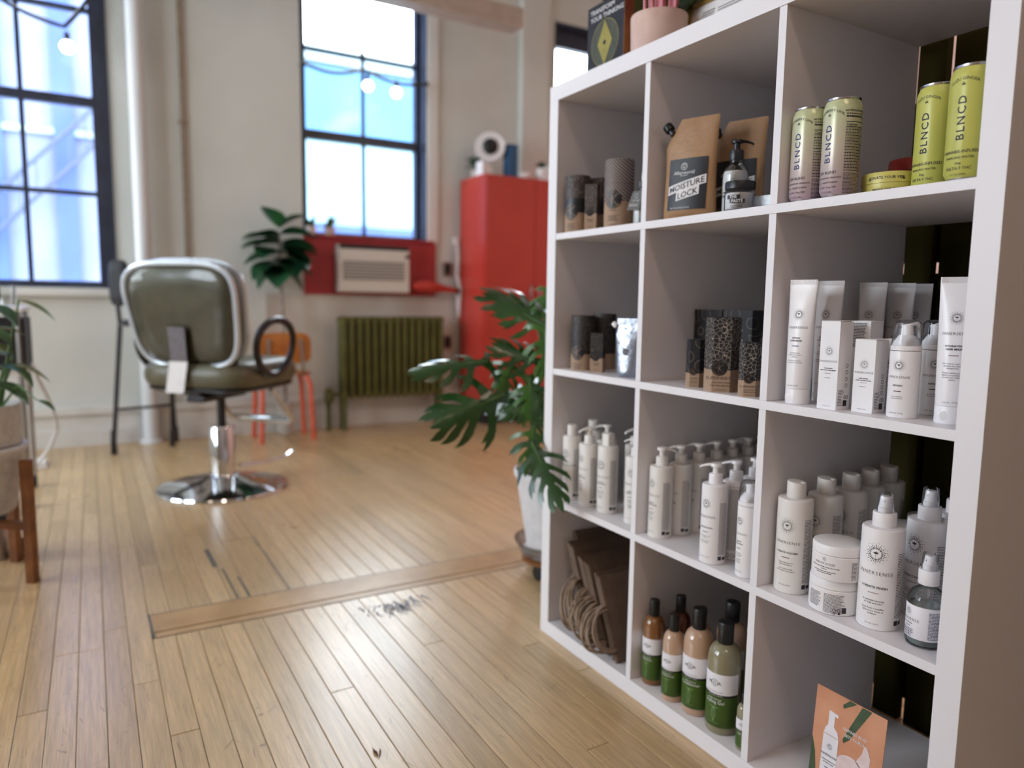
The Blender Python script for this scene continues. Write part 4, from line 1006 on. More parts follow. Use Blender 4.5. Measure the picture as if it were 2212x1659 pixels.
def k_tin(label, loc, rot, mt, t1, t2, rr=.0435, h=.038):
    root = thing('gummy_tin', label, 'tin', loc, rot)
    ob('body', G().lathe([(0, .001), (rr*.95, 0), (rr*.98, .002), (rr*.98, h*.52)], 44), mt, root)
    ob('lid', G().lathe([(rr, h*.53), (rr, h-.004), (rr*.97, h-.001), (rr*.9, h), (0, h)], 44), mt, root)
    p = PR(); p.text(t1, 0, h*.68, .0060, bold=.01); p.text(t2, .006, h*.22, .0044, bold=.01); p.hemp(-.026, h*.64, .0055); p.hemp(.026, h*.64, .0055)
    pob('label_print', p.cyl(rr), PMATS, root)
    return root
k_tin('low yellow tin with small black lettering between the cans', (.890, .094, S1), 24, 'tin_yellow', 'ELEVATE YOUR VIBE', 'MANGO, KIWI, PINEAPPLE')
k_tin('dark red tin behind the yellow tin', (.864, .205, S1), 24, 'tin_red', 'PLANT NATURALS', '', h=.077)
# bottom middle cube: round-shouldered bottles with green labels
def k_mga(label, loc, rot, rr, h, liq, title, group='green labelled bottles in the bottom middle cube'):
    root = thing('shampoo_bottle', label, 'bottle', loc, rot, group); hc = h*.19; hb = h-hc; z0, z1 = hb*.09, hb*.70
    ob('body', G().lathe([(0, .0015), (rr*.85, 0), (rr*.96, .002), (rr, .008), (rr, hb*.80), (rr*.975, hb*.862), (rr*.90, hb*.915), (rr*.76, hb*.96), (rr*.56, hb*.99), (rr*.42, hb)], 40), liq, root)
    rc = rr*.47
    cp_ = ob('cap', G().lathe([(rc*.97, hb), (rc, hb+.001), (rc, h-.002), (rc*.94, h), (0, h)], 30), 'black_plastic', root)
    ob('cap_groove', G().lathe([(rc+.0003, h-.0075), (rc+.0003, h-.0068)], 30), 'rubber', cp_)
    zg = z0+(z1-z0)*.58
    ob('green_label', G().lathe([(rr+.0003, z0), (rr+.0003, zg)], 40, a0=-2.4, a1=1.5), 'label_green', root)
    ob('black_band', G().lathe([(rr+.0004, zg), (rr+.0004, zg+h*.020)], 40, a0=-2.4, a1=1.5), 'label_black', root)
    ob('white_label', G().lathe([(rr+.0003, zg+h*.020), (rr+.0003, z1)], 40, a0=-2.4, a1=1.5), 'label_white', root)
    s = rr/.034; p = PR(); zt = zg+h*.020; zc = (zt+z1)/2
    p.text('M', -.0105*s, zc-.001*s, .0098*s, mi=1); p.text('G', 0, zc-.001*s, .0098*s, mi=1); p.text('A', .0105*s, zc-.001*s, .0098*s, mi=1); p.ring(0, zc+.0025*s, .0072*s, .0008*s, 24, mi=1)
    p.text('MODERN GREEN ALCHEMY', 0, zt+.004*s, .0030*s, mi=1); p.text('100% PLANT ORIGIN', .002, zg+h*.005, .0034*s, mi=0)
    p.text('scalp rescue', .001*s, zg-.0075*s, .0060*s, mi=0); p.text(title, .001*s, zg-.0155*s, .0098*s, mi=0)
    for k in (-1, 0, 1): p.line([(k*.0045*s*math.sin(PI*i/10), z0+.012*s+(zg-z0-.034*s)*i/10) for i in range(11)], .0009*s, 2)
    p.micro(-.010*s, .012*s, zg-.022*s, 2, .003*s, .0011*s, 3, mi=2, centre=True); p.text('VEGAN FORMULA', 0, z0+.0085*s, .0030*s, mi=2); p.text('16 FL OZ / 488 ML' if rr > .03 else '8 FL OZ / 250 ML', 0, z0+.003*s, .0042*s, mi=1)
    pob('label_print', p.cyl(rr+.0006), ['print_white', 'print_dark', 'print_green'], root)
    return root
k_mga('small amber shampoo bottle at the left of the bottom middle cube', (.420, .042, S4), 12, .0245, .199, 'amber_liquid', 'Shampoo')
m2 = k_mga('small cream conditioner bottle, second from left in the bottom middle cube', (.495, .034, S4), 14, .0240, .195, 'cream_liquid', 'Conditioner')
k_mga('large cream conditioner bottle in the bottom middle cube', (.557, .047, S4), 14, .0318, .230, 'cream_liquid', 'Conditioner')
m4 = k_mga('large yellowish gel bottle at the front right of the bottom middle cube', (.632, .046, S4), 12, .0340, .230, 'gel_liquid', 'Styling Gel')
k_mga('tiny gel bottle half hidden by the divider, bottom middle cube', (.704, .030, S4), 26, .0150, .116, 'gel_liquid', 'Styling Gel')
k_mga('dark brown bottle behind the two small front bottles', (.432, .112, S4), 14, .0245, .199, 'brown_liquid', 'Shampoo')
clone(m2, (.497, .114, S4), 14, 'small cream bottle hidden behind the large conditioner bottle', 'green labelled bottles in the bottom middle cube')
k_mga('large cream bottle standing behind the gel bottle', (.567, .135, S4), 14, .0330, .230, 'cream_liquid', 'Conditioner')
clone(m4, (.687, .118, S4), 20, 'large gel bottle in shade beside the divider, bottom middle cube', 'green labelled bottles in the bottom middle cube')
# promo card, bottom right cube
cd = thing('promo_card', 'peach coloured promo card with a white foam bottle standing in the bottom right cube', 'card', (.9055, .050, S4), 0)
ob('panel', G().box(-.067, .067, -.0006, .0006, 0, .192).fn(lambda x, y, z: (x, y+z*.07, z)), 'peach_card', cd, ang=0)
ob('strut', G().add([(-.015, .0014, .0), (.015, .0014, 0), (.012, .06, 0), (-.012, .06, 0), (-.012, .0115, .14), (.012, .0115, .14)], [(0, 1, 5, 4), (3, 2, 5, 4), (0, 3, 4), (1, 2, 5), (0, 1, 2, 3)]), 'peach_card', cd, ang=0)
def cardp(p, lv): return p.mesh(lambda x, y: (x, y*.07-.0008-lv*.0003, y))
p = PR()
for pts in ([(-.067, .012), (-.050, .012), (-.058, .07), (-.066, .095), (-.067, .095)], [(-.012, .172), (.004, .184), (.012, .191), (-.002, .191), (-.014, .178)], [(-.006, .112), (.004, .122), (.040, .191), (.022, .191), (.004, .148), (-.008, .118)]): p.poly(pts)
pob('aloe_print', cardp(p, 0), 'aloe', cd)
p = PR(); p.poly([(.012+.034*math.cos(a)*(.9+.1*math.cos(3*a)), .062+.034*math.sin(a)) for a in [2*PI*i/28 for i in range(28)]]); p.poly([(.020, .092), (.044, .075), (.046, .110), (.038, .128), (.033, .128), (.030, .112)])
pob('foam_print', cardp(p, 1), 'foam_print', cd)
p = PR(); p.poly([(-.046, .0), (-.014, .0), (-.015, .112), (-.045, .112)]); p.poly([(-.045, .113), (-.015, .113), (-.019, .124), (-.026, .130), (-.026, .150), (-.020, .149), (-.020, .155), (-.038, .157), (-.038, .130), (-.042, .124)])
pob('bottle_print', cardp(p, 1), 'label_white', cd)
p = PR(); p.sun(-.030, .092, .007); p.text('INNERSENSE', -.030, .074, .0058); p.text('I CREATE DEFINITION', -.030, .065, .0029, bold=.02); p.text('STYLING FOAM', -.030, .0605, .0029, bold=.02); p.bar(-.036, -.024, .052, .0535, 3); p.micro(-.042, -.018, .045, 5, .0034, .0013, 3, centre=True)
pob('bottle_lettering', cardp(p, 2), PMATS, cd)
p = PR(); p.text('DEFINES AND', .014, .136, .0072, bold=.012); p.text('SETS CURLS', .014, .126, .0072, bold=.012); p.line([(.034, .129), (.042, .120)], .0005); p.disc(.042, .119, .0010, 8)
pob('lettering', cardp(p, 3), 'print_white', cd)

# ================================================================== PAPER BAGS (bottom left cube)
def bag(label, x, lean, y, w, hgt, th, hd, seed):
    """folded paper bag on its side: mouth with cord handles towards the room, leaning on the left panel"""
    root = thing('paper_bag', label, 'bag', (x, y, S4), (0, 0, 0), 'folded brown paper bags')
    a = math.radians(lean); q = random.Random(seed)
    M_ = Matrix.Rotation(-a, 4, 'Y')
    ob('body', G().box(0, th, 0, w, 0, hgt).xf(M_), 'kraft_bag', root, ang=0, bev=.0008)
    ob('fold', G().box(th, th+.0016, .004, .030, .004, hgt-.004).xf(M_), 'kraft_bag', root, ang=0)
    for k in range(hd):
        z0 = hgt*.14+q.uniform(-.008, .008); z1 = hgt*.62+q.uniform(-.012, .012); xo = th*(.2+.6*k/max(1, hd-1)) if hd > 1 else th/2
        L = .078+q.uniform(-.016, .014); dr = q.uniform(.004, .026); pts = []
        for i in range(17):
            t = i/16; an = PI*t; s = math.sin(an)
            pts.append((xo+s*q.uniform(.001, .004)+(.012*s if k else 0), -L*s**.6+.012, (z0+z1)/2-(z1-z0)/2*math.cos(an)*(1-.08*s)-dr*s))
        ob('handle', G().tube(pts, .0028, 7).xf(M_), 'paper_cord', root)
    return root
BG = [(0.15, 27, 0.13, 0.2, 0.275, .0095, 3, 'backmost brown paper bag, darkest, top of the leaning pile'),
      (0.163, 27, 0.092, 0.22, 0.255, .0095, 3, 'brown paper bag against the left panel behind a nest of cord handles'),
      (0.176, 26.5, 0.088, 0.22, 0.252, .0095, 3, 'second brown paper bag counted from the left panel'),
      (0.189, 26.5, 0.086, 0.22, 0.249, .0095, 3, 'innermost bag of the left bundle, right of the two nearest the panel'),
      (0.216, 25.5, 0.082, 0.23, 0.232, .0095, 3, 'brown paper bag with a pale bent corner in the middle of the pile'),
      (0.229, 25.5, 0.08, 0.23, 0.229, .0095, 3, 'brown paper bag just right of the pale bent corner'),
      (0.242, 25, 0.079, 0.23, 0.226, .0095, 3, 'third brown paper bag of the middle bundle'),
      (0.255, 25, 0.078, 0.23, 0.223, .0095, 3, 'rightmost brown paper bag of the middle bundle'),
      (0.286, 24, 0.074, 0.24, 0.212, .0095, 3, 'brown paper bag next to the outermost bag'),
      (0.3, 24, 0.072, 0.24, 0.208, .0095, 3, 'outermost brown paper bag, its flat side facing the divider')]
for i, (x, ln, y, w_, h_, th, hd, lb) in enumerate(BG): bag(lb, x+.012, ln, y-.052, w_, h_, th, hd, i+3)

# ================================================================== TOP OF THE SHELF
bk_ = thing('boxed_book', 'black upright box with gold diamond and white lettering on the shelf top', 'box', (.150, .072, S0), 0)
ob('cover', G().box(-.072, .072, -.014, .014, 0, .178), 'navy_card', bk_, ang=0, bev=.001)
ob('spine', G().box(.0721, .0735, -.0138, .0138, .001, .177), 'wood_stand', bk_, ang=0)
p = PR(); p.text('TRANSFORM', -.012, .156, .0158, 1.05, bold=.004, mi=0); p.text('YOUR THINKING', .006, .139, .0158, 1.05, bold=.004, mi=0)
pob('lettering', p.flat(-.0143), ['print_white'], bk_)
p = PR(); p.disc(0, .080, .054, 40, 0); pob('disc_print', p.flat(-.0142), ['olive_ink'], bk_)
p = PR(); p.ring(0, .080, .0545, .0012, 44, mi=0); p.poly([(0, .026), (.029, .080), (0, .134), (-.029, .080)], 0); pob('diamond_print', p.flat(-.0146), ['gold_ink'], bk_)
p = PR(); p.disc(0, .080, .0055, 18); p.disc(0, .100, .0012, 8); p.disc(0, .060, .0012, 8); p.line([(-.046, .052), (0, .134)], .0008); p.line([(.046, .052), (0, .134)], .0008); p.line([(-.046, .108), (0, .026)], .0008); p.line([(.046, .108), (0, .026)], .0008)
pob('mark_print', p.flat(-.0150), ['navy_card'], bk_)
pp = thing('potted_plant', 'pink potted plant with rosy stems on top of the shelf', 'plant', (.292, .105, S0), 0)
ob('pot', G().lathe([(0, .001), (.060, 0), (.062, .003), (.065, .098), (.0645, .101), (.0615, .101), (.060, .085), (0, .083)], 48), 'pot_pink', pp)
ob('soil', G().lathe([(.060, .084), (.05, .089), (0, .092)], 24), 'soil', pp)
def simple_leaf(L, W, curl=.15, n=8):
    g = G(); v = []; fs = []
    for i in range(n+1):
        t = i/n; hw = W*math.sin(PI*min(1, t**.8))**.9*.5 if 0 < i < n else .0008
        z = curl*L*(t-t*t*1.6)
        for k in (-1, -.5, 0, .5, 1): v.append((hw*k, L*t, z+abs(k)*hw*.35))
    for i in range(n):
        for k in range(4): fs.append((i*5+k, i*5+k+1, (i+1)*5+k+1, (i+1)*5+k))
    for i in range(len(v)): pass
    m = len(v); v2 = [(x, y, z-.0008) for x, y, z in v]
    return g.add(v+v2, fs+[tuple(reversed([a+m for a in q])) for q in fs])
q = random.Random(12)
for i in range(16):
    a = q.uniform(0, 2*PI); r0 = q.uniform(.012, .05); r1 = r0+q.uniform(.004, .03); h_ = q.uniform(.12, .24)
    x0, y0, x1, y1 = r0*math.cos(a), r0*math.sin(a), r1*math.cos(a), r1*math.sin(a)
    pts = [(x0, y0, .086), (x0+(x1-x0)*.35, y0+(y1-y0)*.35, .09+h_*.55), (x1, y1, .09+h_)]
    ob('stem', G().tube(pts, [.0042, .0036, .0026], 8), 'stem_pink', pp)
    ob('leaf', simple_leaf(.08, .05).xf(Matrix.Translation(pts[-1]) @ Matrix.Rotation(a-PI/2, 4, 'Z') @ Matrix.Rotation(q.uniform(-.5, .5), 4, 'X')), 'leaf_mid' if i % 3 else 'stem_pink', pp, ang=60)
for i in range(4):
    a = .45+i*.75; M_ = Matrix.Translation((.045*math.cos(a), .045*math.sin(a), .092)) @ Matrix.Rotation(a-PI/2, 4, 'Z') @ Matrix.Rotation(.75, 4, 'X')
    ob('leaf', simple_leaf(.085, .05).xf(M_), 'leaf_dark', pp, ang=60)
fm = thing('picture_frame', 'thin gold frame with printed text leaning on the shelf top', 'frame', (.412, .150, S0), 0)
lean = lambda g: g.xf(Matrix.Rotation(-.16, 4, 'X'))
for nm, a in (('frame_bar', (-.085, .085, -.005, .005, 0, .008)), ('frame_bar', (-.085, .085, -.005, .005, .118, .126)), ('frame_bar', (-.085, -.077, -.005, .005, .008, .118)), ('frame_bar', (.077, .085, -.005, .005, .008, .118))):
    ob(nm, lean(G().box(*a)), 'gold_frame', fm, ang=0, bev=.001)
ob('print_sheet', lean(G().box(-.077, .077, 0, .002, .008, .118)), 'paper', fm, ang=0)
p = PR(); p.micro(-.06, .06, .10, 14, .0062, .0026, 5, centre=True); g = p.flat(-.0006); pob('text_print', lean(g), 'print_grey', fm)
lf = thing('leaflet_stack', 'white folded leaflets propped in front of the gold frame', 'leaflets', (.505, .095, S0), 0)
for i in range(5):
    g = G().box(-.045, .045, 0, .0008, 0, .075); M_ = Matrix.Translation((i*.003, i*.005, .002)) @ Matrix.Rotation(-.25-.06*i, 4, 'X')
    ob('leaflet', g.xf(M_), 'paper', lf, ang=0)
p = PR(); p.micro(-.036, .036, .068, 9, .006, .0022, 6); pob('leaflet_print', p.flat(-.0003).xf(Matrix.Translation((0, 0, .002)) @ Matrix.Rotation(-.25, 4, 'X')), 'print_grey', lf)

# ================================================================== BIG LOBED PLANT BESIDE THE SHELF
def lobed_leaf(L, W, nl=5, seed=0, droop=.25, fold=.25):
    q = random.Random(seed); g = G(); v = []; fs = []
    def surf(x, y):
        t = y/L
        return (x, y, -droop*L*t*t-fold*abs(x)*.5-.35*x*x/W+.004*math.sin(40*x+9*y))
    def strip(path, widths):
        k = len(v)
        for i, ((x, y), w_) in enumerate(zip(path, widths)):
            a = path[max(0, i-1)]; b = path[min(len(path)-1, i+1)]; dx, dy = b[0]-a[0], b[1]-a[1]; l = math.hypot(dx, dy) or 1
            nx, ny = -dy/l, dx/l
            for s in (-1, 0, 1): v.append(surf(x+nx*w_*s, y+ny*w_*s))
        for i in range(len(path)-1):
            for s in (0, 1): fs.append((k+i*3+s, k+i*3+s+1, k+i*3+4+s, k+i*3+3+s))
    # spine blade with terminal lobe
    strip([(0, L*t) for t in (0, .1, .25, .4, .55, .7, .8, .88, .95, 1)], [W*k for k in (.04, .13, .15, .13, .12, .11, .12, .11, .06, .006)])
    for sd in (-1, 1):
        for i in range(nl):
            t = .03+.68*i/(nl-1)+q.uniform(-.015, .015); ln = W*(1.12-.40*(i/(nl-1))**1.5)*q.uniform(.88, 1.08); an = math.radians([-38, 8, 26, 40, 50, 56][i]+q.uniform(-6, 6)) if nl <= 6 else math.radians(-30+i*14)
            if i == 0: ln *= .72
            path = []
            for k in range(8):
                s = k/7; aa = an+.35*s*s
                path.append((sd*(ln*s*math.cos(aa)), L*t+ln*s*math.sin(aa)))
            bw = W*.155
            strip(path, [bw*k*q.uniform(.92, 1.08) for k in (1.1, .95, .70, .58, .62, .60, .36, .03)])
            if q.random() < .6:   # side tooth
                m = path[4]; aa = an+.9
                strip([(m[0]+sd*ln*.34*s*math.cos(aa), m[1]+ln*.34*s*math.sin(aa)) for s in (0, .35, .7, 1)], [bw*.45, bw*.38, bw*.25, bw*.03])
    m = len(v); v2 = [(x, y, z-.0012) for x, y, z in v]
    return g.add(v+v2, fs+[tuple(reversed([a+m for a in qq])) for qq in fs])
pl = thing('lobed_houseplant', 'large deep-lobed green houseplant in a white pot beside the white shelf', 'plant', (-.345, .285, 0), 0)
ob('dolly', G().lathe([(0, .05), (.118, .05), (.122, .052), (.122, .062), (.118, .064), (0, .064)], 40), 'wood_stand', pl)
for a in (200, 290, 20, 110):
    a = math.radians(a); cx, cy = .098*math.cos(a), .098*math.sin(a)
    ob('caster', G().lathe([(.0, -.012), (.023, -.012), (.025, -.010), (.025, .010), (.023, .012), (0, .012)], 20).xf(Matrix.Translation((cx, cy, .0252)) @ Matrix.Rotation(PI/2, 4, 'X')), 'black_plastic', pl)
ob('saucer', G().lathe([(0, .066), (.11, .066), (.125, .075), (.145, .112), (.147, .120), (.142, .120), (.121, .082), (0, .078)], 48), 'clear_plastic', pl)
ob('pebbles', G().lathe([(.118, .080), (.112, .092), (0, .094)], 28), 'pot_white', pl)
ob('pot', G().lathe([(0, .094), (.100, .094), (.104, .098), (.143, .335), (.150, .340), (.151, .356), (.146, .358), (.138, .350), (.135, .330), (0, .325)], 48), 'pot_white', pl)
ob('soil', G().lathe([(.136, .326), (.10, .335), (0, .34)], 28), 'soil', pl)
LV = [  # leaf base, leaf tip, half width, tilt, material
    ((-.272, -.035, .735), (-.318, -.270, .715), .115, .35, 'leaf_dark'),
    ((-.225, .000, .640), (-.275, -.215, .548), .150, -.55, 'leaf_dark'),
    ((-.150, .095, .845), (-.262, -.010, .925), .105, .9, 'leaf_dark'),
    ((-.165, .090, .735), (-.235, -.035, .800), .095, .8, 'leaf_dark'),
    ((-.005, -.035, .535), (.205, -.075, .415), .105, -.9, 'leaf_dark'),
    ((-.160, .070, .560), (-.145, .030, .400), .080, -1.3, 'leaf_mid'),
    ((-.205, .025, .745), (-.230, -.020, .640), .075, -1.2, 'leaf_mid'),
    ((-.175, .060, .690), (-.150, .050, .560), .090, -1.1, 'leaf_mid'),
    ((-.140, .090, .830), (-.120, .085, .690), .090, -1.0, 'leaf_mid'),
    ((-.170, .085, .650), (-.215, -.015, .590), .085, .3, 'leaf_dark'),
    ((-.38, .20, .900), (-.44, .04, .95), .12, .5, 'leaf_dark'),
    ((-.45, .30, .900), (-.66, .36, .90), .13, .2, 'leaf_dark'),
    ((-.44, .22, .620), (-.60, .12, .55), .11, -.2, 'leaf_dark'),
    ((-.30, .20, .950), (-.26, .12, .84), .09, -.2, 'leaf_mid'),
]
for i, (b_, t_2, W_, ro, mt_) in enumerate(LV):
    b_ = Vector(b_)-Vector(pl.location); t_2 = Vector(t_2)-Vector(pl.location); d = t_2-b_; L_ = d.length
    yv = d.normalized(); nrm = Vector((.45, -.55, .70)) if ro > -.3 else Vector((.85, -.48, .25))
    zv = (nrm-yv*nrm.dot(yv)).normalized(); xv = yv.cross(zv)
    M_ = Matrix((xv, yv, zv)).transposed().to_4x4(); M_.translation = b_
    lf_ = ob('leaf', lobed_leaf(L_, W_*.86, 5, i+21, .10, .22).xf(M_), mt_, pl, ang=60)
    ob('midrib', G().tube([tuple(M_ @ Vector((0, L_*k/8, -.10*L_*(k/8)**2+.001))) for k in range(8)], [.0026*(1-.1*k) for k in range(8)], 6), 'stem_green', lf_)
    s0 = Vector((.02*math.cos(i*2.4), .02*math.sin(i*2.4), .335)); mid = (s0+b_)/2+Vector((0, 0, .10)); 
    pts = [s0*(1-k)**2+mid*2*k*(1-k)+b_*k*k for k in [j/8 for j in range(9)]]
    ob('petiole', G().tube(pts, [.0062-.0003*j for j in range(9)], 8), 'stem_green', pl)

# ================================================================== SALON CHAIR
ch = thing('salon_chair', 'olive salon chair in a clear cover on a round chrome base', 'chair', (-2.04, -.53, 0), 0)
fx = 137.0   # facing direction (deg from +X)
MR = Matrix.Rotation(math.radians(fx-90), 4, 'Z')   # local +Y = facing
def cob(n, g, m, par=ch, **k): return ob(n, g.xf(MR), m, par, **k)
cob('base', G().lathe([(.300, 0), (.302, .006), (.298, .014), (.24, .030), (.15, .052), (.08, .066), (.062, .072), (0, .072)], 56), 'chrome')
cob('cylinder', G().lathe([(.062, .070), (.058, .074), (.058, .300), (.054, .306), (.030, .308), (0, .308)], 36), 'chrome')
cob('piston', G().lathe([(.020, .300), (.020, .47)], 20), 'dark_metal')
cob('seat_plate', G().box(-.11, .11, -.14, .12, .465, .495), 'black_plastic', bev=.004)
cob('seat_bracket', G().box(-.045, .045, -.19, .14, .44, .466), 'dark_metal', bev=.003)
g = G().pad(.56, .56, .13, 5).xf(Matrix.Translation((0, .03, .565)) @ Matrix.Rotation(PI/2, 4, 'X'))
seat = cob('seat', g, 'olive_vinyl', ang=60)
cob('seat_skirt', G().pad(.53, .53, .04, 5).xf(Matrix.Translation((0, .03, .505)) @ Matrix.Rotation(PI/2, 4, 'X')), 'black_plastic')
def backbend(x, y, z): return (x*(1+.16*(z/.48)), y-.16*x*x, z)
BM = Matrix.Translation((.012, -.225, .842)) @ Matrix.Rotation(.20, 4, 'X')
bk2 = cob('backrest', G().pad(.52, .45, .10, 4.0).fn(backbend).xf(BM), 'olive_vinyl', ang=60)
n = 56; e = 4.0
def ringpts(w_, h_, y): 
    o = []
    for i in range(n):
        a = 2*PI*i/n; c, s = math.cos(a), math.sin(a); k = (abs(c)**e+abs(s)**e)**(-1/e); o.append(backbend(w_/2*c*k, y, h_/2*s*k))
    return o
cob('piping', G().tube(ringpts(.532, .462, -.035), .013, 8, closed=True).xf(BM), 'silver_piping', bk2)
cob('piping', G().tube(ringpts(.532, .462, .035), .011, 8, closed=True).xf(BM), 'silver_piping', bk2)
cob('plastic_cover', G().pad(.535, .465, .112, 4.0).fn(backbend).xf(BM), 'clear_plastic', bk2, ang=60)
cob('back_bracket', G().box(-.03, .03, -.20, -.15, .47, .66), 'black_plastic', bev=.004)
cob('care_tag', G().add([(-.062, -.262, .615), (.022, -.262, .615), (.022, -.264, .615), (-.062, -.264, .615), (-.050, -.292, .785), (.034, -.292, .785), (.034, -.294, .785), (-.050, -.294, .785)], [(3, 2, 1, 0), (4, 5, 6, 7), (0, 1, 5, 4), (1, 2, 6, 5), (2, 3, 7, 6), (3, 0, 4, 7)]), 'print_grey', ang=0)
cob('paper_tag', G().add([(-.085, -.272, .492), (.005, -.272, .492), (.005, -.274, .492), (-.085, -.274, .492), (-.066, -.266, .632), (.026, -.266, .632), (.026, -.268, .632), (-.066, -.268, .632)], [(3, 2, 1, 0), (4, 5, 6, 7), (0, 1, 5, 4), (1, 2, 6, 5), (2, 3, 7, 6), (3, 0, 4, 7)]), 'paper', ang=0)
for s in (-1, 1):
    pts = []
    for i in range(28):
        a = 2*PI*i/28; pts.append((s*(.305+.012*math.sin(a)), -.015+.155*math.cos(a)*(1+.12*math.sin(a)), .690+.128*math.sin(a)))
    cob('armrest', G().tube(pts, .015, 8, closed=True, flat=1.2), 'black_plastic')
pts = [(-.17, .16, .47), (-.18, .30, .33), (-.18, .34, .29), (-.14, .37, .275), (.14, .37, .275), (.18, .34, .29), (.18, .30, .33), (.17, .16, .47)]
cob('footrest', G().tube(pts, .013, 10), 'chrome')
cob('footrest', G().tube([(-.16, .33, .30), (.16, .33, .30)], .010, 8), 'chrome')
cob('pump_lever', G().tube([(.05, .06, .10), (.10, .24, .085), (.10, .40, .075), (.10, .46, .09)], .010, 8), 'chrome')

# ================================================================== THINGS ALONG THE WINDOW WALL
rp = thing('riser_pipe', 'thick white vertical pipe between the left window and the salon chair', 'pipe', (WX+.075, -.752, 0))
ob('pipe', G().lathe([(.046, 0), (.046, 3.5)], 28), 'pipe_white', rp)
ob('floor_collar', G().lathe([(.066, 0), (.066, .012), (.05, .02), (.047, .02)], 28), 'pipe_white', rp)
ob('coupling', G().lathe([(.052, 2.9), (.054, 2.905), (.054, 2.99), (.052, 3.0)], 28), 'pipe_white', rp)
cn = thing('wall_conduit', 'thin brown conduit running up the plaster wall', 'conduit', (WX+.016, -.498, 0))
ob('conduit_tube', G().lathe([(.013, .25), (.013, 3.5)], 14), 'conduit_brown', cn)
for z in (.8, 2.0, 3.1): ob('clip', G().box(-.018, .0, -.024, .024, z, z+.02), 'conduit_brown', cn, ang=0)
# red panel with air conditioner
ac = thing('air_conditioner', 'white boxy air conditioner set into the red board under the window', 'air conditioner', (WX+.03, .722, .972))
ob('case', G().box(0, .085, -.262, .262, 0, .330), 'ac_white', ac, ang=0, bev=.006)
ob('grille_recess', G().box(.0855, .088, -.232, .222, .085, .215), 'ac_grille', ac, ang=0)
for i in range(11): z = .09+i*.0112; ob('louver', G().box(.088, .093, -.230, .220, z, z+.006), 'ac_white' if i % 2 else 'ac_grille', ac, ang=0)
ob('vent_strip', G().box(.060, .0865, -.258, .258, .300, .331), 'black_matte', ac, ang=0)
ob('control_panel', G().box(.0855, .0885, -.232, .222, .225, .290), 'ac_white', ac, ang=0)
ob('knob', G().lathe([(.012, 0), (.012, .012), (0, .013)], 14).xf(Matrix.Translation((.088, .245, .26)) @ Matrix.Rotation(PI/2, 4, 'Y')), 'black_plastic', ac)
rb = thing('red_window_board', 'red painted board filling the lower window round the air conditioner', 'board', (WX, .74, .95))
for a in ((.0, .026, -.495, -.282, 0, .392), (.0, .026, .246, .495, 0, .392), (.0, .026, -.282, .246, 0, .020), (.0, .026, -.282, .246, .355, .392)): ob('board', G().box(*a), 'red_board', rb, ang=0, bev=.002)
ob('ledge', G().box(-.10, .05, -.495, .47, .394, .412), 'red_board', rb, ang=0, bev=.002)
# radiator
rd = thing('radiator', 'olive green cast iron radiator below the air conditioner', 'radiator', (WX+.155, .83, 0))
for i in range(14):
    y = -.365+i*.0563
    g = G()
    for dx in (-.045, 0, .045): g.tube([(dx, y, .24), (dx, y, .78)], .019, 8)
    g.tube([(-.055, y, .775), (.055, y, .775)], .026, 8); g.tube([(-.055, y, .245), (.055, y, .245)], .026, 8)
    ob('section', g, 'radiator_green', rd)
for y in (-.365, .367):
    for dx in (-.04, .04): ob('foot', G().lathe([(.022, 0), (.016, .03), (.016, .23)], 10, (dx, y, 0)), 'radiator_green', rd)
ob('valve_pipe', G().tube([(0, -.38, .25), (0, -.46, .25), (0, -.47, .22), (0, -.47, 0)], .017, 8), 'radiator_green', rd)
ob('valve', G().lathe([(.03, .20), (.034, .22), (.034, .27), (.02, .30), (0, .30)], 12, (0, -.465, 0)), 'radiator_green', rd)
# red cabinet
cb_ = thing('red_cabinet', 'tall glossy red metal cabinet against the wall right of the window', 'cabinet', (-3.262, 1.85, 0))
ob('body', G().box(-.205, .192, -.416, .42, .17, 1.83), 'red_paint', cb_, ang=0, bev=.004)
for y0, y1 in ((-.410, .002), (.006, .414)):
    d_ = ob('door', G().box(.193, .212, y0, y1, .185, 1.82), 'red_paint', cb_, ang=0, bev=.004)
    yy = y1-.035 if y0 < -.1 else y0+.035
    ob('handle', G().tube([(.213, yy, .92), (.235, yy, .93), (.235, yy, 1.03), (.213, yy, 1.04)], .006, 8), 'steel', d_)
ob('plinth', G().box(-.19, .17, -.39, .40, 0, .169), 'black_matte', cb_, ang=0)
# things on the cabinet
fn_ = thing('desk_fan', 'white round desk fan with dark centre on the red cabinet', 'fan', (-3.25, 1.575, 1.83), 0)
ob('foot', G().lathe([(.09, 0), (.092, .008), (.07, .02), (.025, .03), (.018, .09), (0, .09)], 28), 'white_plastic', fn_)
FM = Matrix.Translation((0, 0, .225)) @ Matrix.Rotation(math.radians(-28), 4, 'Z') @ Matrix.Rotation(PI/2, 4, 'Y')
ob('housing', G().lathe([(0, -.06), (.07, -.055), (.105, -.02), (.112, .02), (.104, .04), (.095, .035)], 36).xf(FM), 'white_plastic', fn_)
ob('centre', G().lathe([(.058, .030), (.060, .044), (.045, .052), (0, .054)], 28).xf(FM), 'black_plastic', fn_)
gq = G()
for i in range(24): a = 2*PI*i/24; gq.tube([(.056*math.cos(a), .056*math.sin(a), .048), (.100*math.cos(a), .100*math.sin(a), .040)], .0018, 4)
ob('grille', gq.xf(FM), 'white_plastic', fn_)['kind'] = 'stuff'
wb = thing('white_basket', 'white angular holder at the left front corner of the red cabinet', 'holder', (-3.18, 1.475, 1.83), 10)
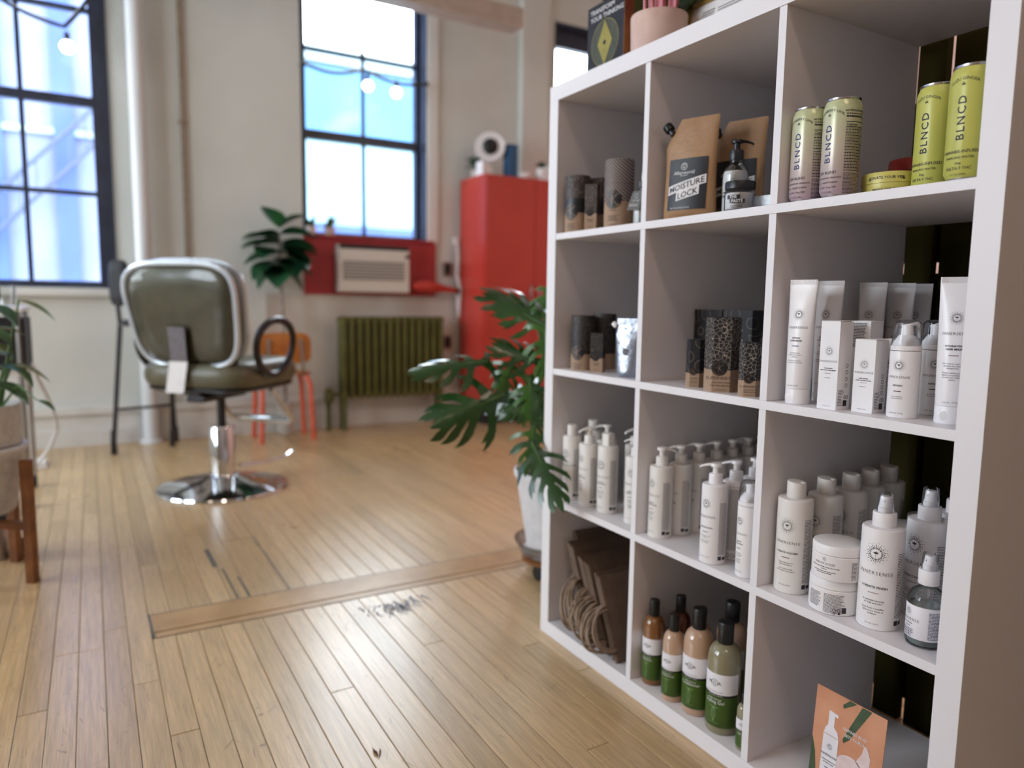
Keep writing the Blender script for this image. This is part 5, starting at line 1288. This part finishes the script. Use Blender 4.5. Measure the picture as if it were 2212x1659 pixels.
for a in ((-.04, .04, -.03, -.026, 0, .10), (-.04, .04, .026, .03, 0, .07), (-.04, -.036, -.026, .026, 0, .09), (.036, .04, -.026, .026, 0, .09), (-.036, .036, -.026, .026, 0, .004)): ob('side', G().box(*a), 'white_plastic', wb, ang=0, bev=.001)
bb = thing('blue_box', 'upright blue box standing on the red cabinet', 'box', (-3.20, 1.722, 1.83), 5)
ob('body', G().box(-.04, .04, -.040, .040, 0, .225), 'blue_card', bb, ang=0, bev=.002); ob('lid', G().box(-.041, .041, -.041, .041, .226, .25), 'blue_card', bb, ang=0, bev=.002)
bw = thing('white_bowl', 'small white bowl beside the blue box on the cabinet', 'bowl', (-3.14, 1.82, 1.83))
ob('bowl', G().lathe([(0, .002), (.03, 0), (.036, .004), (.055, .045), (.052, .046), (.034, .010), (0, .008)], 28), 'white_plastic', bw); ob('filling', G().lathe([(.045, .034), (0, .038)], 20), 'pot_grey', bw)
wj = thing('jar_plant', 'white jar with dark leaves at the right of the cabinet top', 'plant', (-3.16, 1.975, 1.83))
ob('jar', G().lathe([(0, .002), (.04, 0), (.044, .004), (.046, .08), (.036, .095), (.033, .10), (0, .098)], 28), 'white_plastic', wj)
for i in range(9):
    a = i*2.4; ob('leaf', simple_leaf(.07, .035).xf(Matrix.Translation((.01*math.cos(a), .01*math.sin(a), .10)) @ Matrix.Rotation(a, 4, 'Z') @ Matrix.Rotation(.5+.1*(i % 4), 4, 'X')), 'leaf_fig', wj, ang=60)
sl = thing('small_trailing_plant', 'small grey green plant at the left edge of the cabinet top', 'plant', (-3.34, 1.50, 1.83))
ob('pot', G().lathe([(0, .002), (.03, 0), (.04, .06), (.036, .06), (.03, .05), (0, .05)], 20), 'pot_grey', sl)
for i in range(14):
    a = i*2.4; ob('leaf', simple_leaf(.10, .04).xf(Matrix.Translation((0, 0, .055+.006*i)) @ Matrix.Rotation(a, 4, 'Z') @ Matrix.Rotation(.3+.07*(i % 6), 4, 'X')), 'leaf_fig', sl, ang=60)
# red tapering dryer hood beside the cabinet and a hanging white cord
hd_ = thing('red_dryer', 'red rounded tapering dryer mounted between the red board and the cabinet', 'dryer', (-3.38, 1.16, 1.02))
ob('hood', G().lathe([(0, -.15), (.035, -.14), (.060, -.09), (.066, -.03), (.058, .03), (.040, .08), (.030, .14), (.022, .21), (0, .212)], 28).fn(lambda x, y, z: (x*.8, z, y*.72-.12*max(0, z)*1.0)), 'red_plastic', hd_)
ob('bracket', G().box(-.115, -.02, -.02, .02, -.02, .02), 'red_plastic', hd_, ang=0, bev=.004)
ob('nozzle', G().tube([(0, .195, -.024), (0, .225, -.03)], [.020, .016], 14), 'black_plastic', hd_)
cdp = [(-3.44, 1.395, 1.36), (-3.43, 1.40, 1.25), (-3.42, 1.385, 1.12), (-3.40, 1.41, 1.0), (-3.39, 1.395, .9), (-3.41, 1.40, .80), (-3.44, 1.41, .86), (-3.46, 1.40, 1.0)]
cw = thing('extension_cord', 'white cord looping down the side of the red cabinet', 'cord', (0, 0, 0)); cw.location = (-3.44, 1.395, .80)
ob('cable', G().tube([Vector(p_)-Vector((-3.44, 1.395, .80)) for p_ in cdp], .009, 8), 'white_plastic', cw); ob('plug', G().box(-.03, -.005, -.02, .02, .55, .60), 'white_plastic', cw, ang=0, bev=.003)
for z, lb in ((1.16, 'dark upper outlet plate on the plaster beside the red cabinet'), (.60, 'dark lower outlet plate on the plaster beside the red cabinet')):
    ot = thing('outlet', lb, 'outlet', (WX+.012, 1.335, z))
    ob('plate', G().box(0, .012, -.035, .035, -.055, .055), 'steel', ot, ang=0, bev=.003); ob('socket', G().box(.012, .03, -.02, .02, -.04, .04), 'black_plastic', ot, ang=0, bev=.003)
# plants on the red ledge
def ledge_plant(label, y, nl, hh, mtp):
    t = thing('ledge_plant', label, 'plant', (WX-.01, y, 1.362), 0, 'small plants on the window ledge')
    ob('pot', G().lathe([(0, .002), (.030, 0), (.040, .055), (.042, .058), (.036, .058), (0, .050)], 22), mtp, t)
    q = random.Random(int(y*100))
    for i in range(nl):
        a = i*2.4; ob('leaf', simple_leaf(q.uniform(.06, .11)*hh, .036).xf(Matrix.Translation((.008*math.cos(a), .008*math.sin(a), .05)) @ Matrix.Rotation(a, 4, 'Z') @ Matrix.Rotation(q.uniform(.2, 1.2), 4, 'X')), 'leaf_mid', t, ang=60)
    return t
ledge_plant('leafy plant in a white pot at the left end of the window ledge', .300, 12, 1.0, 'white_plastic')
ledge_plant('spiky plant in a grey pot on the window ledge', .435, 12, 1.25, 'pot_grey')
# fiddle leaf fig
fg = thing('fig_tree', 'slim fig tree with large dark leaves in front of the wall', 'plant', (-3.36, .066, 0))
ob('pot', G().lathe([(0, .002), (.045, 0), (.048, .004), (.053, .20), (.055, .215), (.050, .215), (.048, .19), (0, .185)], 32), 'pot_grey', fg)
ob('soil', G().lathe([(.048, .186), (0, .195)], 20), 'soil', fg)
ob('trunk', G().tube([(0, 0, .18), (.005, .004, .6), (0, -.01, 1.0), (-.005, -.015, 1.36)], [.013, .012, .011, .006], 10), 'trunk', fg)
q = random.Random(3)
for i, (a, z, l, tl) in enumerate([(-80, 1.32, .22, -.05), (70, 1.34, .22, .0), (-40, 1.24, .22, -.25), (85, 1.26, .22, -.15), (-85, 1.22, .22, -.30), (20, 1.18, .20, -.55), (60, 1.24, .2, -.3), (-60, 1.38, .17, .75), (80, 1.38, .17, .55), (-78, 1.28, .23, -.12), (75, 1.18, .21, -.45), (-65, 1.16, .22, -.5), (-75, 1.14, .20, -.75), (85, 1.28, .22, -.1), (-20, 1.14, .2, -.7), (40, 1.22, .22, -.4), (70, 1.13, .19, -.8)]):
    M_ = Matrix.Translation((0, -.012, z)) @ Matrix.Rotation(math.radians(a-90), 4, 'Z') @ Matrix.Rotation(tl, 4, 'X')
    ob('leaf', simple_leaf(l*1.15, l*1.05, .1).xf(M_), 'leaf_fig', fg, ang=60)
# school chair with orange plywood
sc_ = thing('school_chair', 'orange plywood chair with coral legs behind the salon chair', 'chair', (-3.17, .015, 0), 0)
ob('backrest', G().pad(.33, .20, .014, 5).fn(lambda x, y, z: (x, y-.5*x*x, z)).xf(Matrix.Translation((.06, 0, .60)) @ Matrix.Rotation(PI/2, 4, 'Z') @ Matrix.Rotation(-.12, 4, 'X')), 'orange_ply', sc_, ang=60)
ob('seat', G().pad(.24, .36, .016, 6).xf(Matrix.Translation((-.035, 0, .435)) @ Matrix.Rotation(PI/2, 4, 'X')), 'orange_ply', sc_, ang=60)
for s in (-1, 1):
    ob('leg', G().tube([(.07, s*.135, .415), (.10, s*.15, .36), (.11, s*.165, 0)], .016, 10), 'coral_metal', sc_)
    ob('leg', G().tube([(-.11, s*.13, .415), (-.13, s*.15, .36), (-.14, s*.165, 0)], .016, 10), 'coral_metal', sc_)
    ob('side_rail', G().tube([(-.11, s*.133, .418), (.07, s*.137, .418)], .013, 8), 'coral_metal', sc_)
    ob('back_support', G().tube([(.06, s*.12, .42), (.085, s*.11, .50), (.075, s*.10, .66)], .011, 8), 'steel', sc_)
# tall stool with slim black legs
ts = thing('tall_stool', 'tall slim stool with dark padded back behind the salon chair', 'stool', (-3.24, -.815, 0), 0)
ob('backrest', G().pad(.115, .27, .05, 4).xf(Matrix.Translation((0, -.085, .995)) @ Matrix.Rotation(PI/2-.5, 4, 'Z')), 'black_matte', ts, ang=60)
ob('seat', G().pad(.25, .30, .05, 4).xf(Matrix.Translation((0, .06, .76)) @ Matrix.Rotation(PI/2, 4, 'X')), 'black_matte', ts, ang=60)
for (x0, y0), (x1, y1) in (((.10, -.09), (.14, -.155)), ((-.10, -.09), (-.13, -.15)), ((.10, .17), (.02, .165)), ((-.10, .17), (-.13, .20))):
    lg = ob('leg', G().tube([(x0, y0, .745), (x1, y1, .03)], .011, 8), 'dark_metal', ts); ob('foot', G().lathe([(.016, 0), (.018, .01), (.014, .10), (0, .10)], 12, (x1, y1, 0)), 'black_plastic', lg)
ob('back_post', G().tube([(0, -.09, .75), (0, -.10, .95)], .012, 8), 'dark_metal', ts)
ob('arm_pad', G().box(-.03, .03, .10, .19, 1.105, 1.14), 'black_plastic', ts, ang=0, bev=.008)
ob('arm_post', G().tube([(0, .145, .75), (0, .145, 1.105)], .010, 8), 'dark_metal', ts)
ob('footrest', G().tube([(.125, -.12, .26), (.04, .165, .26)], .009, 8), 'dark_metal', ts)
# string lights
def string_lights(label, pts, bulbs):
    t = thing('string_lights', label, 'string lights', pts[0]); o0 = Vector(pts[0]); cv = []
    for a, b in zip(pts, pts[1:]):
        for k in range(8):
            s = k/8; p_ = Vector(a).lerp(Vector(b), s); p_.z -= .045*math.sin(PI*s); cv.append(p_-o0)
    cv.append(Vector(pts[-1])-o0); ob('cable', G().tube(cv, .012, 6), 'black_plastic', t)
    for e_ in (cv[0], cv[-1]): ob('hook', G().tube([e_, Vector((WX-o0.x-.002, e_.y, e_.z+.004))], .004, 6), 'steel', t)
    for bx_, by_, bz_ in bulbs:
        p_ = Vector((bx_, by_, bz_))-o0
        ob('socket', G().lathe([(.013, .028), (.014, .032), (.014, .07), (.008, .078), (0, .078)], 14, tuple(p_)), 'black_plastic', t)
        ob('bulb', G().lathe([(0, -.040), (.022, -.034), (.036, -.012), (.037, .004), (.026, .022), (.012, .031), (0, .031)], 18, tuple(p_)), 'bulb', t)
string_lights('dark string of globe bulbs drooping across the middle window', [(-3.40, .23, 2.475), (-3.40, .66, 2.50), (-3.40, 1.14, 2.48)], [(-3.40, .685, 2.398), (-3.40, .895, 2.385)])
string_lights('globe bulb string hanging across the left window', [(-3.40, -2.3, 2.62), (-3.40, -1.6, 2.66), (-3.40, -1.11, 2.44), (-3.40, -.85, 2.90)], [(-3.40, -1.10, 2.335)])
# suspended linear fixture
lx = thing('linear_fixture', 'long beige suspended fixture crossing the top of the middle window', 'light fixture', (-2.9, .0, 2.785))
ob('housing', G().box(-.09, .06, -1.6, 1.60, .0, .13), 'fixture_beige', lx, ang=0, bev=.012)
ob('end_cap', G().box(-.092, .062, 1.601, 1.616, -.002, .132), 'ac_white', lx, ang=0, bev=.003)
for y in (-1.2, .2, 1.3): ob('hanger', G().tube([(-.01, y, .13), (-.01, y, .714)], .006, 6), 'steel', lx)

# ================================================================== LEFT PLANT STAND
PSX, PSY = -1.155, -1.405
st = thing('plant_stand', 'wooden plant stand with square legs at the left edge', 'plant stand', (PSX, PSY, 0))
for k in range(4):
    a = math.radians(59+90*k); c, s = math.cos(a), math.sin(a)
    ob('leg', G().box(-.014, .014, -.014, .014, 0, .400).xf(Matrix.Translation((.180*c, .180*s, 0)) @ Matrix.Rotation(a, 4, 'Z')), 'wood_stand', st, ang=0, bev=.002)
for a in (59, 149): ob('cross_bar', G().box(-.167, .167, -.013, .013, .175+(0 if a == 59 else .026), .200+(0 if a == 59 else .026)).xf(Matrix.Rotation(math.radians(a), 4, 'Z')), 'wood_stand', st, ang=0, bev=.002)
lp = thing('ribbed_planter', 'ribbed grey white planter held in the wooden stand', 'planter', (PSX, PSY, .2265))
pf = [(0, .001), (.112, 0)]
for i in range(14): z = .006+i*.0135; rr = .116+.036*(z/.2); pf += [(rr, z), (rr+.0022, z+.0065)]
ob('pot', G().lathe(pf+[(.155, .200), (.157, .212), (.150, .212), (.146, .19), (.11, .02), (0, .012)], 48), 'pot_grey', lp); ob('rim', G().lathe([(.1572, .200), (.160, .203), (.160, .212), (.1572, .214)], 48), 'pot_white', lp)
up = thing('leafy_plant', 'upright green plant in a grey inner pot at the left edge', 'plant', (PSX, PSY, .2395))
ob('pot', G().lathe([(0, .001), (.10, 0), (.125, .20), (.143, .205), (.146, .33), (.141, .332), (.136, .30), (0, .295)], 48), 'pot_grey', up)
ob('soil', G().lathe([(.136, .296), (0, .305)], 24), 'soil', up)
q = random.Random(31)
for i in range(22):
    a = q.uniform(0, 2*PI) if i > 7 else math.radians(q.uniform(20, 110)); r0 = q.uniform(.02, .09); r1 = r0+q.uniform(.01, .07); h_ = q.uniform(.10, .36)
    p0 = Vector((r0*math.cos(a), r0*math.sin(a), .295)); p1 = Vector((r1*math.cos(a), r1*math.sin(a), .30+h_))
    ob('stem', G().tube([p0, p0.lerp(p1, .5)+Vector((0, 0, .02)), p1], [.0055, .005, .0032], 8), 'stem_green', up)
    l = q.uniform(.08, .13)
    ob('leaf', simple_leaf(l, l*.5).xf(Matrix.Translation(p1) @ Matrix.Rotation(a-PI/2+q.uniform(-.4, .4), 4, 'Z') @ Matrix.Rotation(q.uniform(-.7, .4), 4, 'X')), 'leaf_mid' if i % 3 else 'leaf_fig', up, ang=60)
p1 = Vector((.20, .20, .36)); ob('stem', G().tube([(.05, .08, .30), (.12, .15, .40), p1], [.004, .003, .002], 8), 'stem_green', up)
ob('leaf', simple_leaf(.07, .024).xf(Matrix.Translation(p1) @ Matrix.Rotation(-.75, 4, 'Z') @ Matrix.Rotation(-.35, 4, 'X')), 'leaf_mid', up, ang=60)
# things behind the stand
ct = thing('trolley', 'white topped trolley with black drawer behind the left plant', 'trolley', (-2.25, -1.56, 0))
ob('top', G().box(-.22, .22, -.26, .262, .845, .865), 'white_plastic', ct, ang=0, bev=.006)
ob('drawer', G().box(-.20, .20, -.24, .262, .60, .815), 'black_matte', ct, ang=0, bev=.006)
ob('tray', G().box(-.21, .21, -.25, .262, .575, .598), 'ac_white', ct, ang=0, bev=.004)
for x in (-.2, .2):
    for y in (-.23, .24): ob('leg', G().tube([(x, y, .845), (x, y, .06)], .012, 8), 'steel', ct); ob('caster', G().lathe([(0, -.011), (.028, -.010), (.03, 0), (.028, .010), (0, .011)], 16).xf(Matrix.Translation((x, y, .03)) @ Matrix.Rotation(PI/2, 4, 'X')), 'rubber', ct)
gb_ = thing('glass_tumbler', 'small glass tumbler on the white trolley top', 'glass', (-2.15, -1.36, .865)); ob('glass', G().lathe([(0, .003), (.03, 0), (.034, .09), (.031, .09), (.027, .006), (0, .006)], 24), 'clear_glass', gb_); ob('water', G().lathe([(0, .007), (.026, .007), (.029, .05), (0, .05)], 20), 'clear_plastic', gb_)
gc = thing('grey_cable', 'grey cable looping from the trolley to the floor', 'cable', (-2.5, -1.25, 0))
ob('cord', G().tube([(.08, -.06, .62), (.06, -.03, .52), (.0, .02, .36), (-.02, .03, .26), (-.05, -.01, .16), (-.12, -.10, .03), (-.2, -.2, .013)], .008, 8), 'pot_white', gc); ob('plug_box', G().box(-.26, -.19, -.25, -.17, 0, .03), 'white_plastic', gc, ang=0, bev=.004)
tr = thing('floor_tray', 'small white tray on the floor near the far wall', 'tray', (-2.95, -1.36, 0)); ob('base', G().box(-.09, .09, -.10, .07, 0, .02), 'white_plastic', tr, ang=0, bev=.004); ob('rim', G().box(-.085, .085, -.095, .065, .0205, .03), 'ac_white', tr, ang=0, bev=.004)
cn2 = thing('metal_canister', 'brushed metal canister on the floor below the plant stand', 'canister', (-1.38, -1.37, 0)); ob('body', G().lathe([(0, .001), (.037, 0), (.04, .003), (.04, .13), (.037, .135)], 28), 'steel', cn2); ob('lid', G().lathe([(.0405, .136), (.0405, .15), (.03, .158), (0, .16)], 28), 'black_plastic', cn2)
sp_ = thing('black_clip', 'small black clip on the floor beside the metal canister', 'clip', (-1.34, -1.30, 0)); ob('jaw', G().box(-.02, .02, -.012, .012, 0, .02), 'black_plastic', sp_, ang=0, bev=.004); ob('spring', G().lathe([(.01, .0), (.01, .05), (0, .052)], 12, (.0, .004, .02)), 'rubber', sp_)
sf = thing('leaf_scrap', 'small dried leaf scrap on the floor boards near the camera', 'leaf', (.315, -.592, .0008), 0)
ob('blade', G().add([(-.018, -.002, .001), (.0, -.006, .0025), (.016, .0, .001), (.0, .002, .003)], [(0, 1, 2, 3)]).add([(-.012, .012, .001), (.004, .004, .0025), (.016, .0, .0012), (.002, .010, .002)], [(0, 1, 2, 3)]), 'wood_stand', sf, ang=0)
ob('vein', G().tube([(-.018, -.002, .002), (.016, 0, .002)], .0007, 5), 'soil', sf)
